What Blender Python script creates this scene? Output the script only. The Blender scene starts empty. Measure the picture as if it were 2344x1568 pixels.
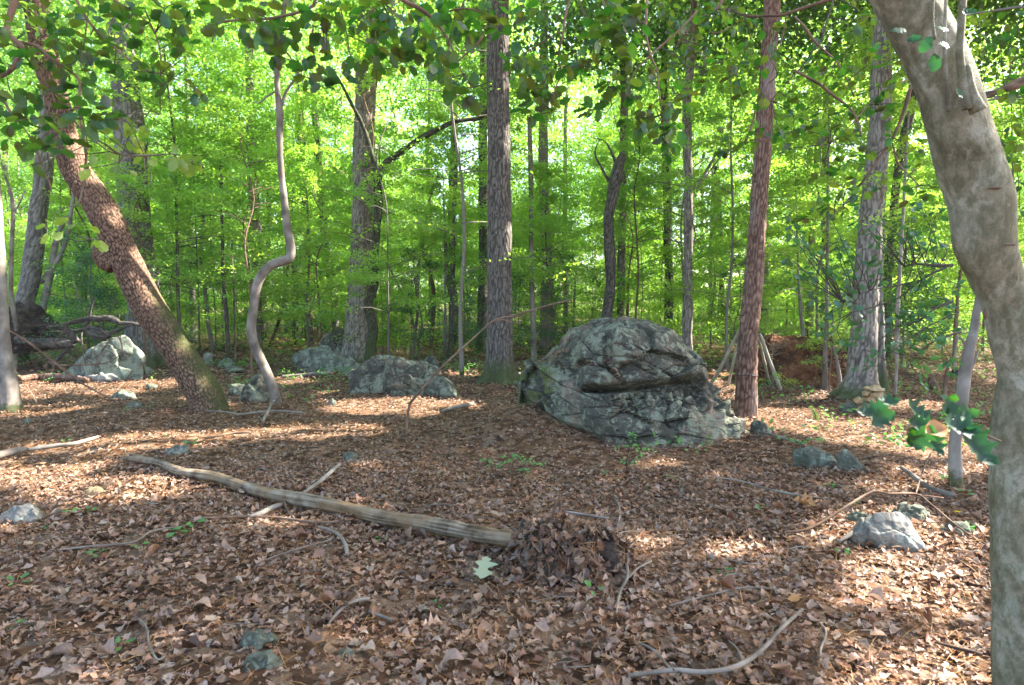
import bpy, math, random
import numpy as np
from mathutils import Vector, Matrix, Quaternion
random.seed(7)
rng = np.random.default_rng(11)
scn = bpy.context.scene
COL = scn.collection
# ------------------------------------------------------------------ camera, sky, sun, exposure
FPX = 1397.0; CAMH = 1.5; TILT = math.atan(84/FPX)
cam_d = bpy.data.cameras.new('camera'); cam = bpy.data.objects.new('camera', cam_d); COL.objects.link(cam)
cam.location = (0, 0, CAMH); cam.rotation_euler = (math.pi/2-TILT, 0, 0)
cam_d.sensor_width = 36; cam_d.lens = 36*FPX/2344; cam_d.clip_start = .05; cam_d.clip_end = 600
cam_d.dof.use_dof = True; cam_d.dof.focus_distance = 7.5; cam_d.dof.aperture_fstop = 6.3
scn.camera = cam
SUN_AZ, SUN_EL = math.radians(72), math.radians(41)
SUN = np.array([math.sin(SUN_AZ)*math.cos(SUN_EL), math.cos(SUN_AZ)*math.cos(SUN_EL), math.sin(SUN_EL)])
W = bpy.data.worlds.new('World'); scn.world = W; W.use_nodes = True
wn = W.node_tree.nodes; bg = wn['Background']
sky = wn.new('ShaderNodeTexSky'); sky.sky_type = 'NISHITA'; sky.sun_disc = False
sky.sun_elevation = SUN_EL; sky.sun_rotation = SUN_AZ; sky.air_density = 1.0; sky.dust_density = 2.5; sky.ozone_density = .6
W.node_tree.links.new(sky.outputs[0], bg.inputs[0]); bg.inputs[1].default_value = .1
sd = bpy.data.lights.new('sun', 'SUN'); sd.energy = 5.0; sd.angle = math.radians(.55); sd.color = (1, .93, .82)
so = bpy.data.objects.new('sun', sd); COL.objects.link(so)
so.rotation_euler = Vector(SUN).to_track_quat('Z', 'Y').to_euler(); so.location = (30, 10, 30)
vs = scn.view_settings; vs.view_transform = 'Standard'; vs.look = 'None'; vs.gamma = 1; vs.use_curve_mapping = False
vs.exposure = 3.12
cy = scn.cycles
cy.max_bounces = 7; cy.diffuse_bounces = 5; cy.transmission_bounces = 5; cy.glossy_bounces = 2; cy.transparent_max_bounces = 4
cy.use_denoising = True; cy.sample_clamp_indirect = 6; cy.caustics_reflective = False; cy.caustics_refractive = False
cy.use_adaptive_sampling = False
# ------------------------------------------------------------------ numpy noise
def hsh(a, b, c, s):
    x = np.sin(a*127.1+b*311.7+c*74.7+s*19.19)*43758.5453
    return x-np.floor(x)
def vnoise(p, sc, s=0):
    q = np.asarray(p)*sc; i = np.floor(q); f = q-i; f = f*f*(3-2*f); r = 0
    for dx in (0, 1):
        for dy in (0, 1):
            for dz in (0, 1):
                w = (f[:, 0] if dx else 1-f[:, 0])*(f[:, 1] if dy else 1-f[:, 1])*(f[:, 2] if dz else 1-f[:, 2])
                r = r+w*hsh(i[:, 0]+dx, i[:, 1]+dy, i[:, 2]+dz, s)
    return r*2-1
def fbm(p, sc, o=4, s=0):
    r = 0; a = 1
    for k in range(o):
        r = r+a*vnoise(p, sc*2**k, s+k*7); a *= .5
    return r
def vor2(u, v, pu, s=0):
    iu = np.floor(u); iv = np.floor(v); f1 = np.full(u.shape, 9.); f2 = np.full(u.shape, 9.)
    for di in (-1, 0, 1):
        for dj in (-1, 0, 1):
            ci = iu+di; cj = iv+dj; cm = np.mod(ci, pu)
            d = np.hypot(ci+.15+.7*hsh(cm, cj, 0, s)-u, cj+.1+.8*hsh(cm, cj, 3, s)-v)
            f2 = np.minimum(f2, np.maximum(f1, d)); f1 = np.minimum(f1, d)
    return f1, f2
def facets(p, sc, s=0):
    q = np.asarray(p)*sc; i = np.floor(q); best = np.full(len(q), 9.); out = np.zeros(len(q)); second = np.full(len(q), 9.)
    for dx in (-1, 0, 1):
        for dy in (-1, 0, 1):
            for dz in (-1, 0, 1):
                c = i+np.array([dx, dy, dz])
                j = np.stack([hsh(c[:, 0], c[:, 1], c[:, 2], s+k) for k in range(3)], 1)
                d = q-(c+j); L = np.sqrt((d**2).sum(1))
                n = np.stack([hsh(c[:, 0], c[:, 1], c[:, 2], s+9+k)-.5 for k in range(3)], 1)
                o = (d*n).sum(1)+.5*(hsh(c[:, 0], c[:, 1], c[:, 2], s+20)-.5)
                m = L < best
                second = np.where(m, best, np.minimum(second, L)); out = np.where(m, o, out); best = np.where(m, L, best)
    return out, second-best
def sstep(a, b, x):
    t = np.clip((x-a)/(b-a), 0, 1); return t*t*(3-2*t)
# ------------------------------------------------------------------ picture <-> place
ct, st = math.cos(TILT), math.sin(TILT)
def ray(px, py):
    a, b = (px-1172)/FPX, (784-py)/FPX
    return np.array([a, ct+b*st, -st+b*ct])
def D(px, py, Y):
    r = ray(px, py); return np.array([0, 0, CAMH])+r*(Y/r[1])
def proj(p):
    p = np.atleast_2d(p); x, y, z = p[:, 0], p[:, 1], p[:, 2]-CAMH
    d = y*ct-z*st; u = y*st+z*ct
    return 1172+FPX*x/d, 784-FPX*u/d
def gh(x, y):
    x = np.asarray(x, float); y = np.asarray(y, float)
    h = .03*np.sin(x*1.1+.7)*np.sin(y*.9)+.02*np.sin(x*2.7+y*1.9)+.012*np.sin(x*5.3-y*4.1)
    h = h+.014*np.maximum(y-16, 0)+.24*np.exp(-(((x-.2)/.62)**2+((y-7.35)/.7)**2))
    h = h+.10*np.exp(-(((x-.36)/.36)**2+((y-3.74)/.25)**2))
    return h
def G(px, py, dz=0):
    r = ray(px, py); o = np.array([0, 0, CAMH]); t = CAMH/max(-r[2], .02)
    for k in range(25):
        p = o+r*t; t += (p[2]-float(gh(p[0], p[1])))/max(-r[2], .03)*.8
    p = o+r*t; return np.array([p[0], p[1], float(gh(p[0], p[1]))+dz])
# ------------------------------------------------------------------ object helpers
def tag(o, label=None, cat=None, group=None, kind=None):
    if label: o['label'] = label
    if cat: o['category'] = cat
    if group: o['group'] = group
    if kind: o['kind'] = kind
    return o
def empty(name, loc, label, cat, group=None):
    o = bpy.data.objects.new(name, None); COL.objects.link(o); o.location = loc; o.empty_display_size = .1
    return tag(o, label, cat, group)
def build_mesh(name, v, f, mat, smooth=False, attrs=None):
    v = np.asarray(v, np.float32); me = bpy.data.meshes.new(name)
    if isinstance(f, np.ndarray):
        n, k = f.shape; me.vertices.add(len(v)); me.vertices.foreach_set('co', v.ravel())
        me.loops.add(n*k); me.loops.foreach_set('vertex_index', f.astype(np.int32).ravel())
        me.polygons.add(n); me.polygons.foreach_set('loop_start', np.arange(0, n*k, k, dtype=np.int32))
        me.polygons.foreach_set('loop_total', np.full(n, k, np.int32)); me.update(calc_edges=True)
    else:
        me.from_pydata([tuple(map(float, q)) for q in v], [], f)
    if smooth: me.polygons.foreach_set('use_smooth', np.ones(len(me.polygons), bool))
    for nm, (dom, arr) in (attrs or {}).items():
        a = me.attributes.new(nm, 'FLOAT', dom); a.data.foreach_set('value', np.asarray(arr, np.float32))
    for m in (mat if isinstance(mat, (list, tuple)) else [mat]): me.materials.append(m)
    return me
def mk(name, v, f, mat, parent=None, smooth=False, attrs=None, base=None):
    v = np.asarray(v, float)
    if parent is not None: v = v-np.array(parent.location)
    elif base is not None: v = v-np.asarray(base)
    o = bpy.data.objects.new(name, build_mesh(name, v, f, mat, smooth, attrs)); COL.objects.link(o)
    if parent is not None: o.parent = parent
    elif base is not None: o.location = base
    return o
def cat_rom(P, step):
    P = np.asarray(P, float)
    if len(P) == 2: P = np.stack([P[0], (P[0]+P[1])/2, P[1]])
    Q = np.vstack([2*P[0]-P[1], P, 2*P[-1]-P[-2]]); out = []
    for i in range(1, len(Q)-2):
        L = np.linalg.norm(Q[i+1][:3]-Q[i][:3]); st_ = step(Q[i]) if callable(step) else step
        n = max(2, int(L/st_))
        t = np.linspace(0, 1, n, endpoint=False)[:, None]
        a, b, c, d = Q[i-1], Q[i], Q[i+1], Q[i+2]
        out.append(.5*((2*b)+(-a+c)*t+(2*a-5*b+4*c-d)*t*t+(-a+3*b-3*c+d)*t**3))
    out.append(P[-1][None]); return np.vstack(out)
def tube(P, nu, step=.1, disp=None, wob=0, seed=0):
    """P: rows x,y,z,radius. returns verts, quads, bark height"""
    C = cat_rom(P, step); n = len(C); c = C[:, :3]; r = np.maximum(C[:, 3], .0006)
    if wob:
        k = np.arange(n)*step if not callable(step) else np.arange(n)*.1
        z = np.zeros(n); c = c+wob*np.stack([vnoise(np.stack([k, z, z], 1), 3, seed), vnoise(np.stack([k, z+5, z], 1), 3, seed), .4*vnoise(np.stack([k, z+9, z], 1), 3, seed)], 1)
    T = np.gradient(c, axis=0); T /= np.linalg.norm(T, axis=1)[:, None]+1e-9
    ref = np.array([0, 1, 0.]) if abs(T[0][1]) < .8 else np.array([1, 0, 0.])
    U = np.zeros((n, 3)); u = ref-T[0]*ref.dot(T[0]); u /= np.linalg.norm(u)
    for i in range(n):
        u = u-T[i]*u.dot(T[i]); u /= np.linalg.norm(u)+1e-9; U[i] = u
    V = np.cross(T, U); s = np.concatenate([[0], np.cumsum(np.linalg.norm(np.diff(c, axis=0), axis=1))])
    th = np.arange(nu)*2*math.pi/nu
    N = U[:, None]*np.cos(th)[None, :, None]+V[:, None]*np.sin(th)[None, :, None]
    TH = np.tile(th, (n, 1)); S = np.tile(s[:, None], (1, nu)); R = np.tile(r[:, None], (1, nu))
    h = np.zeros((n, nu)); dr = np.zeros((n, nu))
    if disp: dr, h = disp(TH.ravel(), S.ravel(), R.ravel(), (c[:, None]+N*r[:, None, None]).reshape(-1, 3)); dr = dr.reshape(n, nu); h = h.reshape(n, nu)
    v = (c[:, None]+N*(R+dr)[:, :, None]).reshape(-1, 3)
    i = np.arange(n-1)[:, None]*nu; j = np.arange(nu)[None]; j2 = (j+1) % nu
    f = np.stack([i+j, i+j2, i+nu+j2, i+nu+j], -1).reshape(-1, 4)
    v = np.vstack([v, c[0], c[-1]]); a, b = len(v)-2, len(v)-1; j = np.arange(nu); j2 = (j+1) % nu
    f = np.vstack([f, np.stack([np.full(nu, a), j2, j, np.full(nu, a)], 1), np.stack([np.full(nu, b), (n-1)*nu+j, (n-1)*nu+j2, np.full(nu, b)], 1)])
    return v, f, np.append(h.ravel(), [0, 0])
def fixq(f):
    return [tuple(dict.fromkeys(map(int, q))) for q in f]
def joinm(L):
    vs_, fs, hs = [], [], []; o = 0
    for v, f, h in L:
        vs_.append(v); fs.append(f+o); hs.append(h); o += len(v)
    return np.vstack(vs_), np.vstack(fs), np.concatenate(hs)
def mktube(name, parts, mat, parent=None, base=None, smooth=True):
    v, f, h = joinm(parts)
    # degenerate quads at the caps become triangles
    k = (f[:, 0] == f[:, 3]); q = f[~k]; t = f[k][:, :3]
    n = len(q); me = bpy.data.meshes.new(name); off = np.array(parent.location) if parent is not None else (np.asarray(base) if base is not None else 0)
    v = (v-off).astype(np.float32)
    me.vertices.add(len(v)); me.vertices.foreach_set('co', v.ravel())
    me.loops.add(n*4+len(t)*3); me.loops.foreach_set('vertex_index', np.concatenate([q.ravel(), t.ravel()]).astype(np.int32))
    me.polygons.add(n+len(t))
    ls = np.concatenate([np.arange(n)*4, n*4+np.arange(len(t))*3]).astype(np.int32)
    me.polygons.foreach_set('loop_start', ls); me.polygons.foreach_set('loop_total', np.concatenate([np.full(n, 4), np.full(len(t), 3)]).astype(np.int32))
    me.update(calc_edges=True); me.polygons.foreach_set('use_smooth', np.ones(n+len(t), bool) if smooth else np.zeros(n+len(t), bool))
    a = me.attributes.new('h', 'FLOAT', 'POINT'); a.data.foreach_set('value', h.astype(np.float32)); me.materials.append(mat)
    o = bpy.data.objects.new(name, me); COL.objects.link(o)
    if parent is not None: o.parent = parent
    elif base is not None: o.location = base
    return o
# bark relief
def bark_plates(cx=.042, cyy=.07, dep=.013):
    def d(TH, S, R, p):
        Rm = float(R.mean()); pu = max(6, round(2*math.pi*Rm/cx))
        u = TH/(2*math.pi)*pu+1.0*vnoise(p, 8, 5)+.3*vnoise(p, 25, 9); v = S/cyy+.9*vnoise(p, 6, 8)+.4*vnoise(p, 21, 3)
        f1, f2 = vor2(u, v, pu, 3); e = f2-f1; h = sstep(.05, .42, e)*(.72+.28*vnoise(p, 30, 2))
        return dep*(h-.6)+.02*fbm(p, 2.2, 2, 4), h*1.25-.2
    return d
def bark_furrow(cx=.03, cyy=.2, dep=.012, lump=.015, s=0):
    def d(TH, S, R, p):
        Rm = float(np.median(R)); pu = max(6, round(2*math.pi*Rm/cx))
        u = TH/(2*math.pi)*pu+1.1*vnoise(p*[1, 1, .3], 10, 5+s); v = S/cyy+.9*vnoise(p, 9, 8+s)+1.7*hsh(np.floor(u), 0, 0, s)
        f1, f2 = vor2(u, v, pu, 3+s); h = sstep(.02, .45, f2-f1)*(.7+.3*vnoise(p, 35, 2))
        k = np.clip(R/(Rm+.001), .3, 1.3)
        return k*dep*(h-.5)+lump*fbm(p, 1.8, 3, 4+s), h
    return d
def bark_smooth(lump=.008, sc=4, s=0):
    def d(TH, S, R, p):
        return lump*fbm(p, sc, 3, s)*np.clip(R/.06, .15, 1.5), .5+.5*fbm(p, 9, 3, s+5)
    return d
# ------------------------------------------------------------------ materials
def new_mat(name):
    m = bpy.data.materials.new(name); m.use_nodes = True; nt = m.node_tree; nt.nodes.clear()
    out = nt.nodes.new('ShaderNodeOutputMaterial'); return m, nt, out
def noise_n(nt, vec, sc, det=5, rough=.6, dist=0):
    n = nt.nodes.new('ShaderNodeTexNoise'); n.inputs['Scale'].default_value = sc; n.inputs['Detail'].default_value = det
    n.inputs['Roughness'].default_value = rough; n.inputs['Distortion'].default_value = dist
    if vec is not None: nt.links.new(vec, n.inputs['Vector'])
    return n.outputs['Fac']
def ramp(nt, fac, stops, interp='LINEAR'):
    r = nt.nodes.new('ShaderNodeValToRGB'); r.color_ramp.interpolation = interp; e = r.color_ramp.elements
    while len(e) < len(stops): e.new(.5)
    for q, (p, c) in zip(e, stops): q.position = p; q.color = (*c, 1) if len(c) == 3 else c
    nt.links.new(fac, r.inputs[0]); return r.outputs[0]
def mapr(nt, fac, a, b, c=0, d=1):
    m = nt.nodes.new('ShaderNodeMapRange'); m.inputs[1].default_value = a; m.inputs[2].default_value = b
    m.inputs[3].default_value = c; m.inputs[4].default_value = d; nt.links.new(fac, m.inputs[0]); return m.outputs[0]
def mixc(nt, fac, a, b, mode='MIX'):
    m = nt.nodes.new('ShaderNodeMix'); m.data_type = 'RGBA'; m.blend_type = mode
    for s, x in ((m.inputs[0], fac), (m.inputs[6], a), (m.inputs[7], b)):
        if isinstance(x, (int, float)): s.default_value = x
        elif isinstance(x, tuple): s.default_value = (*x, 1)
        else: nt.links.new(x, s)
    return m.outputs[2]
def math_n(nt, op, a, b):
    m = nt.nodes.new('ShaderNodeMath'); m.operation = op
    for s, x in ((m.inputs[0], a), (m.inputs[1], b)):
        if isinstance(x, (int, float)): s.default_value = x
        else: nt.links.new(x, s)
    return m.outputs[0]
def coords(nt, scale=(1, 1, 1), world=False):
    if world:
        g = nt.nodes.new('ShaderNodeNewGeometry'); o = g.outputs['Position']
    else:
        t = nt.nodes.new('ShaderNodeTexCoord'); o = t.outputs['Object']
    if scale != (1, 1, 1):
        m = nt.nodes.new('ShaderNodeMapping'); m.inputs['Scale'].default_value = scale; nt.links.new(o, m.inputs['Vector']); o = m.outputs[0]
    return o
def attr(nt, name):
    a = nt.nodes.new('ShaderNodeAttribute'); a.attribute_name = name; return a.outputs['Fac']
def bump(nt, h, strength=.4, dist=.01):
    b = nt.nodes.new('ShaderNodeBump'); b.inputs['Strength'].default_value = strength; b.inputs['Distance'].default_value = dist
    nt.links.new(h, b.inputs['Height']); return b.outputs[0]
def finish(nt, out, col, rough=.85, nrm=None, spec=.3):
    p = nt.nodes.new('ShaderNodeBsdfPrincipled'); p.inputs['Roughness'].default_value = rough
    p.inputs['Specular IOR Level'].default_value = spec
    if isinstance(col, tuple): p.inputs['Base Color'].default_value = (*col, 1)
    else: nt.links.new(col, p.inputs['Base Color'])
    if nrm is not None: nt.links.new(nrm, p.inputs['Normal'])
    nt.links.new(p.outputs[0], out.inputs[0])
MOSS = (.045, .06, .017)
def mat_bark(name, dark, mid, light, patch=None, patch_lo=.6, moss_h=0, moss_side=None, fine=60, stretch=.25, wear=None):
    m, nt, out = new_mat(name); c = coords(nt); cs = coords(nt, (1, 1, stretch))
    h = attr(nt, 'h'); n = noise_n(nt, cs, fine, 4, .65)
    k = math_n(nt, 'ADD', math_n(nt, 'MULTIPLY', h, .7), math_n(nt, 'MULTIPLY', n, .45))
    col = ramp(nt, k, [(.12, dark), (.5, mid), (.95, light)])  # furrows darkened: deeper bark tone plus crease shade painted into the colour
    big = noise_n(nt, c, 2.3, 5, .6)
    col = mixc(nt, mapr(nt, big, .35, .75, 0, .45), col, mid)
    if patch:
        pn = noise_n(nt, c, 7, 6, .7, .4)
        col = mixc(nt, mapr(nt, pn, patch_lo, patch_lo+.08, 0, .75), col, patch)
    if wear:
        pn = noise_n(nt, cs, 5, 3, .5); col = mixc(nt, mapr(nt, pn, .55, .7, 0, .7), col, wear)
    sx = nt.nodes.new('ShaderNodeSeparateXYZ'); nt.links.new(c, sx.inputs[0])
    if moss_h:
        mz = mapr(nt, sx.outputs[2], 0, moss_h, 1, 0); mn = noise_n(nt, c, 14, 5, .7)
        f = mapr(nt, math_n(nt, 'ADD', mz, mn), 1.0, 1.25, 0, .85); col = mixc(nt, f, col, MOSS)
    if moss_side:      # moss on the upper side of a leaning trunk
        g = nt.nodes.new('ShaderNodeNewGeometry'); d = nt.nodes.new('ShaderNodeVectorMath'); d.operation = 'DOT_PRODUCT'
        nt.links.new(g.outputs['True Normal'], d.inputs[0]); d.inputs[1].default_value = moss_side
        mn = noise_n(nt, c, 6, 5, .7); zz = mapr(nt, sx.outputs[2], 1.2, 2.2, 0, .6)
        f = mapr(nt, math_n(nt, 'SUBTRACT', math_n(nt, 'ADD', d.outputs['Value'], math_n(nt, 'MULTIPLY', mn, .8)), zz), .95, 1.2, 0, .85); col = mixc(nt, f, col, (.035, .048, .014))
    finish(nt, out, col, .9, bump(nt, n, .5, .006), .15); return m
M = {}
M['sourwood'] = mat_bark('reddish_plated_bark', (.012, .008, .006), (.12, .07, .046), (.24, .155, .11), moss_side=(.8, -.15, .6), stretch=.6)
M['oak'] = mat_bark('grey_furrowed_bark', (.010, .008, .007), (.085, .073, .062), (.21, .19, .165), patch=(.17, .19, .16), patch_lo=.66, moss_h=1.1)
M['oak_pale'] = mat_bark('pale_furrowed_bark', (.022, .018, .015), (.16, .14, .115), (.33, .295, .26), patch=(.26, .28, .24), patch_lo=.66, moss_h=.5)
M['oak_moss'] = mat_bark('mossy_dark_bark', (.008, .008, .005), (.045, .047, .026), (.13, .13, .08), moss_h=2.2)
M['oak_dark'] = mat_bark('dark_oak_bark', (.03, .027, .024), (.13, .12, .105), (.27, .26, .24), patch=(.27, .31, .27), patch_lo=.6, moss_h=.9)
M['pine'] = mat_bark('russet_pine_bark', (.014, .008, .006), (.13, .075, .052), (.28, .185, .14), wear=(.22, .175, .16))
M['smooth'] = mat_bark('smooth_grey_bark', (.07, .06, .05), (.17, .148, .125), (.29, .26, .225), patch=(.25, .25, .22), patch_lo=.6, moss_h=.28, fine=30, stretch=.5)
M['sapling'] = mat_bark('sapling_bark', (.045, .037, .03), (.125, .105, .085), (.24, .21, .18), fine=40)
M['reddish'] = mat_bark('reddish_stem_bark', (.03, .018, .012), (.12, .075, .05), (.25, .17, .12), fine=40)
M['twig'] = mat_bark('grey_twig', (.035, .028, .023), (.13, .108, .088), (.27, .235, .2), patch=(.2, .2, .18), fine=70)
M['twig_pale'] = mat_bark('bleached_twig', (.05, .042, .034), (.15, .13, .105), (.3, .275, .235), patch=(.15, .165, .14), fine=50)
M['pole'] = mat_bark('peeled_pole', (.12, .11, .08), (.3, .28, .21), (.45, .42, .34), fine=50)
M['twig_dark'] = mat_bark('dark_twig', (.02, .014, .01), (.08, .055, .04), (.17, .12, .09), fine=50)
M['deadwood'] = mat_bark('dark_deadwood', (.014, .012, .011), (.055, .047, .04), (.13, .115, .1), fine=30)
def mat_holly_bark():
    m, nt, out = new_mat('mottled_holly_bark'); c = coords(nt); cs = coords(nt, (1, 1, .6)); h = attr(nt, 'h')
    a = noise_n(nt, cs, 8, 7, .68, .8); b = noise_n(nt, cs, 38, 6, .72, .3); d = noise_n(nt, c, 150, 4, .7)
    col = ramp(nt, a, [(.34, (.06, .052, .033)), (.44, (.14, .13, .085)), (.53, (.21, .205, .145)), (.62, (.36, .36, .29))])
    col = mixc(nt, mapr(nt, b, .47, .62, 0, .7), col, (.10, .105, .055))
    col = mixc(nt, mapr(nt, b, .5, .36, 0, .5), col, (.33, .29, .21))
    col = mixc(nt, mapr(nt, noise_n(nt, cs, 11, 5, .7), .58, .66, 0, .65), col, (.26, .3, .23))
    col = mixc(nt, mapr(nt, noise_n(nt, c, 3, 4, .5), .62, .72, 0, .7), col, (.055, .048, .042))
    col = mixc(nt, mapr(nt, d, .3, .7, .35, 0), col, (.1, .075, .045))
    hh = math_n(nt, 'ADD', b, math_n(nt, 'MULTIPLY', d, .8))
    finish(nt, out, col, .85, bump(nt, hh, .9, .008), .2); return m
M['holly_bark'] = mat_holly_bark()
def mat_rock(name, base=((.10, .115, .12), (.22, .24, .25), (.36, .385, .39)), lichen=(.42, .5, .44), lam=.5, moss=.5, brown=.6, crack=True):
    m, nt, out = new_mat(name); c = coords(nt); h = attr(nt, 'h')
    a = noise_n(nt, c, 3.5, 7, .65, .3); b = noise_n(nt, c, 22, 7, .7, .2); f = noise_n(nt, c, 90, 4, .7)
    k = math_n(nt, 'ADD', math_n(nt, 'MULTIPLY', a, .6), math_n(nt, 'MULTIPLY', b, .45))
    col = ramp(nt, k, [(.38, base[0]), (.52, base[1]), (.68, base[2])])
    col = mixc(nt, mapr(nt, noise_n(nt, c, 2.1, 5, .6, .5), brown, brown+.12, 0, .7), col, (.27, .185, .13))
    ln = noise_n(nt, c, 9, 7, .75, .6); lb = noise_n(nt, c, 1.7, 3, .5)
    col = mixc(nt, mapr(nt, math_n(nt, 'ADD', ln, math_n(nt, 'MULTIPLY', lb, .5)), 1-lam*.45, 1-lam*.45+.05, 0, .85), col, lichen)
    v = nt.nodes.new('ShaderNodeTexVoronoi'); v.inputs['Scale'].default_value = 16; v.inputs['Randomness'].default_value = 1
    cc = nt.nodes.new('ShaderNodeVectorMath'); cc.operation = 'ADD'; nn = nt.nodes.new('ShaderNodeTexNoise'); nn.inputs['Scale'].default_value = 20
    sc_ = nt.nodes.new('ShaderNodeVectorMath'); sc_.operation = 'SCALE'; sc_.inputs[3].default_value = .05
    nt.links.new(c, nn.inputs['Vector']); nt.links.new(nn.outputs['Color'], sc_.inputs[0]); nt.links.new(c, cc.inputs[0]); nt.links.new(sc_.outputs[0], cc.inputs[1]); nt.links.new(cc.outputs[0], v.inputs['Vector'])
    col = mixc(nt, mapr(nt, v.outputs['Distance'], .26, .2, 0, .45*lam), col, (.32, .37, .32))
    col = mixc(nt, mapr(nt, f, .3, .6, .4, 0), col, (.06, .065, .06))
    mn = noise_n(nt, c, 4.5, 7, .72, .4); g = nt.nodes.new('ShaderNodeNewGeometry'); sx = nt.nodes.new('ShaderNodeSeparateXYZ'); nt.links.new(g.outputs['Normal'], sx.inputs[0])
    mf = math_n(nt, 'ADD', mn, math_n(nt, 'MULTIPLY', h, .26))
    col = mixc(nt, mapr(nt, mf, 1.02-moss*.4, 1.12-moss*.4, 0, .85), col, mixc(nt, b, (.035, .06, .012), (.12, .15, .03)))
    hh = math_n(nt, 'ADD', b, math_n(nt, 'MULTIPLY', f, .5))
    finish(nt, out, col, .88, bump(nt, hh, .45, .008), .2); return m
M['rock'] = mat_rock('lichened_grey_rock', ((.018, .017, .012), (.055, .052, .037), (.12, .114, .083)), lichen=(.2, .217, .15), lam=.55, moss=.7, brown=.52)
M['rock_pale'] = mat_rock('pale_green_rock', ((.035, .037, .027), (.08, .085, .066), (.145, .155, .125)), lichen=(.2, .235, .18), lam=.6, moss=.55, brown=.56)
M['rock_white'] = mat_rock('white_quartz_rock', ((.09, .085, .07), (.19, .18, .155), (.32, .305, .27)), lichen=(.28, .31, .26), lam=.4, moss=.3, brown=.64)
M['rock_green'] = mat_rock('green_grey_rock', ((.035, .04, .026), (.08, .088, .062), (.14, .15, .115)), lichen=(.2, .235, .175), lam=.5, moss=.5)
M['rock_moss'] = mat_rock('mossy_rock', ((.04, .05, .03), (.09, .10, .07), (.17, .19, .16)), lichen=(.26, .3, .25), lam=.45, moss=.85)
M['rock_tan'] = mat_rock('ochre_stone', ((.26, .16, .07), (.42, .29, .15), (.55, .43, .28)), lichen=(.45, .43, .32), lam=.2, moss=.05, brown=.6)
def mat_leaf(name, cols, tcols, tr=.5, gloss=.06, by='tint', rough=.45, inst=True, mottle=0):
    m, nt, out = new_mat(name); t = attr(nt, by)
    if inst:
        oi = nt.nodes.new('ShaderNodeObjectInfo'); t = math_n(nt, 'FRACT', math_n(nt, 'ADD', math_n(nt, 'MULTIPLY', t, .8), math_n(nt, 'MULTIPLY', oi.outputs['Random'], .35)), 0)
    n = len(cols)
    dc = ramp(nt, t, [(i/max(n-1, 1), c) for i, c in enumerate(cols)]); tc = ramp(nt, t, [(i/max(n-1, 1), c) for i, c in enumerate(tcols)])
    if mottle:
        w_ = coords(nt, world=True); n1 = noise_n(nt, w_, 75, 5, .7, .6); n2 = noise_n(nt, w_, 2.2, 4, .6)
        dc = mixc(nt, mapr(nt, n1, .38, .62, mottle, 0), dc, (.06, .035, .022)); dc = mixc(nt, mapr(nt, n1, .62, .72, 0, .5), dc, (.42, .36, .28)); dc = mixc(nt, mapr(nt, n2, .45, .7, 0, .3), dc, (.13, .085, .055))
    d = nt.nodes.new('ShaderNodeBsdfDiffuse'); nt.links.new(dc, d.inputs[0])
    x = nt.nodes.new('ShaderNodeBsdfTranslucent'); nt.links.new(tc, x.inputs[0])
    mx = nt.nodes.new('ShaderNodeMixShader'); mx.inputs[0].default_value = tr
    nt.links.new(d.outputs[0], mx.inputs[1]); nt.links.new(x.outputs[0], mx.inputs[2])
    gl = nt.nodes.new('ShaderNodeBsdfGlossy'); gl.inputs['Roughness'].default_value = rough; gl.inputs[0].default_value = (.9, .95, 1, 1)
    m2 = nt.nodes.new('ShaderNodeMixShader'); m2.inputs[0].default_value = gloss*.5
    nt.links.new(mx.outputs[0], m2.inputs[1]); nt.links.new(gl.outputs[0], m2.inputs[2]); nt.links.new(m2.outputs[0], out.inputs[0]); return m
M['leaf_under'] = mat_leaf('understory_leaf', [(.10, .20, .03), (.14, .26, .035), (.19, .28, .04), (.09, .21, .05)],
    [(.24, .57, .05), (.34, .66, .055), (.47, .71, .065), (.20, .55, .09)], .56)
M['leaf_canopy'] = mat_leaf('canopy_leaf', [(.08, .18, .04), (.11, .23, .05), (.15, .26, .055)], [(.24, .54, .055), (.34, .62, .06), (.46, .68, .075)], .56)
M['leaf_shade'] = mat_leaf('shade_tree_leaf', [(.04, .09, .018), (.06, .12, .022)], [(.10, .24, .02), (.15, .3, .03)], .35)  # darker, less translucent leaf for the added shading trees
M['leaf_dark'] = mat_leaf('dark_evergreen_leaf', [(.025, .085, .04), (.035, .11, .045), (.05, .13, .03)], [(.05, .2, .05), (.08, .26, .05), (.12, .3, .03)], .35, .1)
M['leaf_holly'] = mat_leaf('holly_leaf', [(.012, .042, .010), (.020, .065, .012), (.035, .06, .010), (.035, .035, .010)], [(.04, .20, .012), (.08, .32, .015), (.20, .34, .02), (.15, .16, .02)], .42, .07, inst=True)
M['leaf_lit'] = mat_leaf('sunlit_yellow_green_leaf', [(.12, .2, .03), (.16, .24, .04), (.2, .26, .06)], [(.25, .45, .04), (.38, .52, .05), (.45, .55, .08)], .5)  # sunlight on the spray painted as a brighter leaf; fern shares the tone
M['leaf_near'] = mat_leaf('near_blue_green_leaf', [(.005, .03, .010), (.008, .04, .012), (.014, .045, .006)], [(.02, .12, .03), (.03, .14, .02), (.05, .18, .01)], .3, .05)
M['seedling'] = mat_leaf('seedling_leaf', [(.06, .19, .07), (.09, .24, .06), (.14, .28, .05)], [(.1, .35, .07), (.15, .42, .06), (.25, .5, .05)], .4, .05)
LIT = [(0.067, 0.033, 0.02), (0.214, 0.106, 0.059), (0.348, 0.187, 0.108), (0.495, 0.323, 0.22), (0.314, 0.218, 0.166), (0.134, 0.077, 0.049), (0.402, 0.224, 0.136), (0.255, 0.187, 0.13), (0.441, 0.348, 0.278), (0.214, 0.081, 0.036), (0.134, 0.093, 0.071), (0.362, 0.249, 0.201)]
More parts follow.
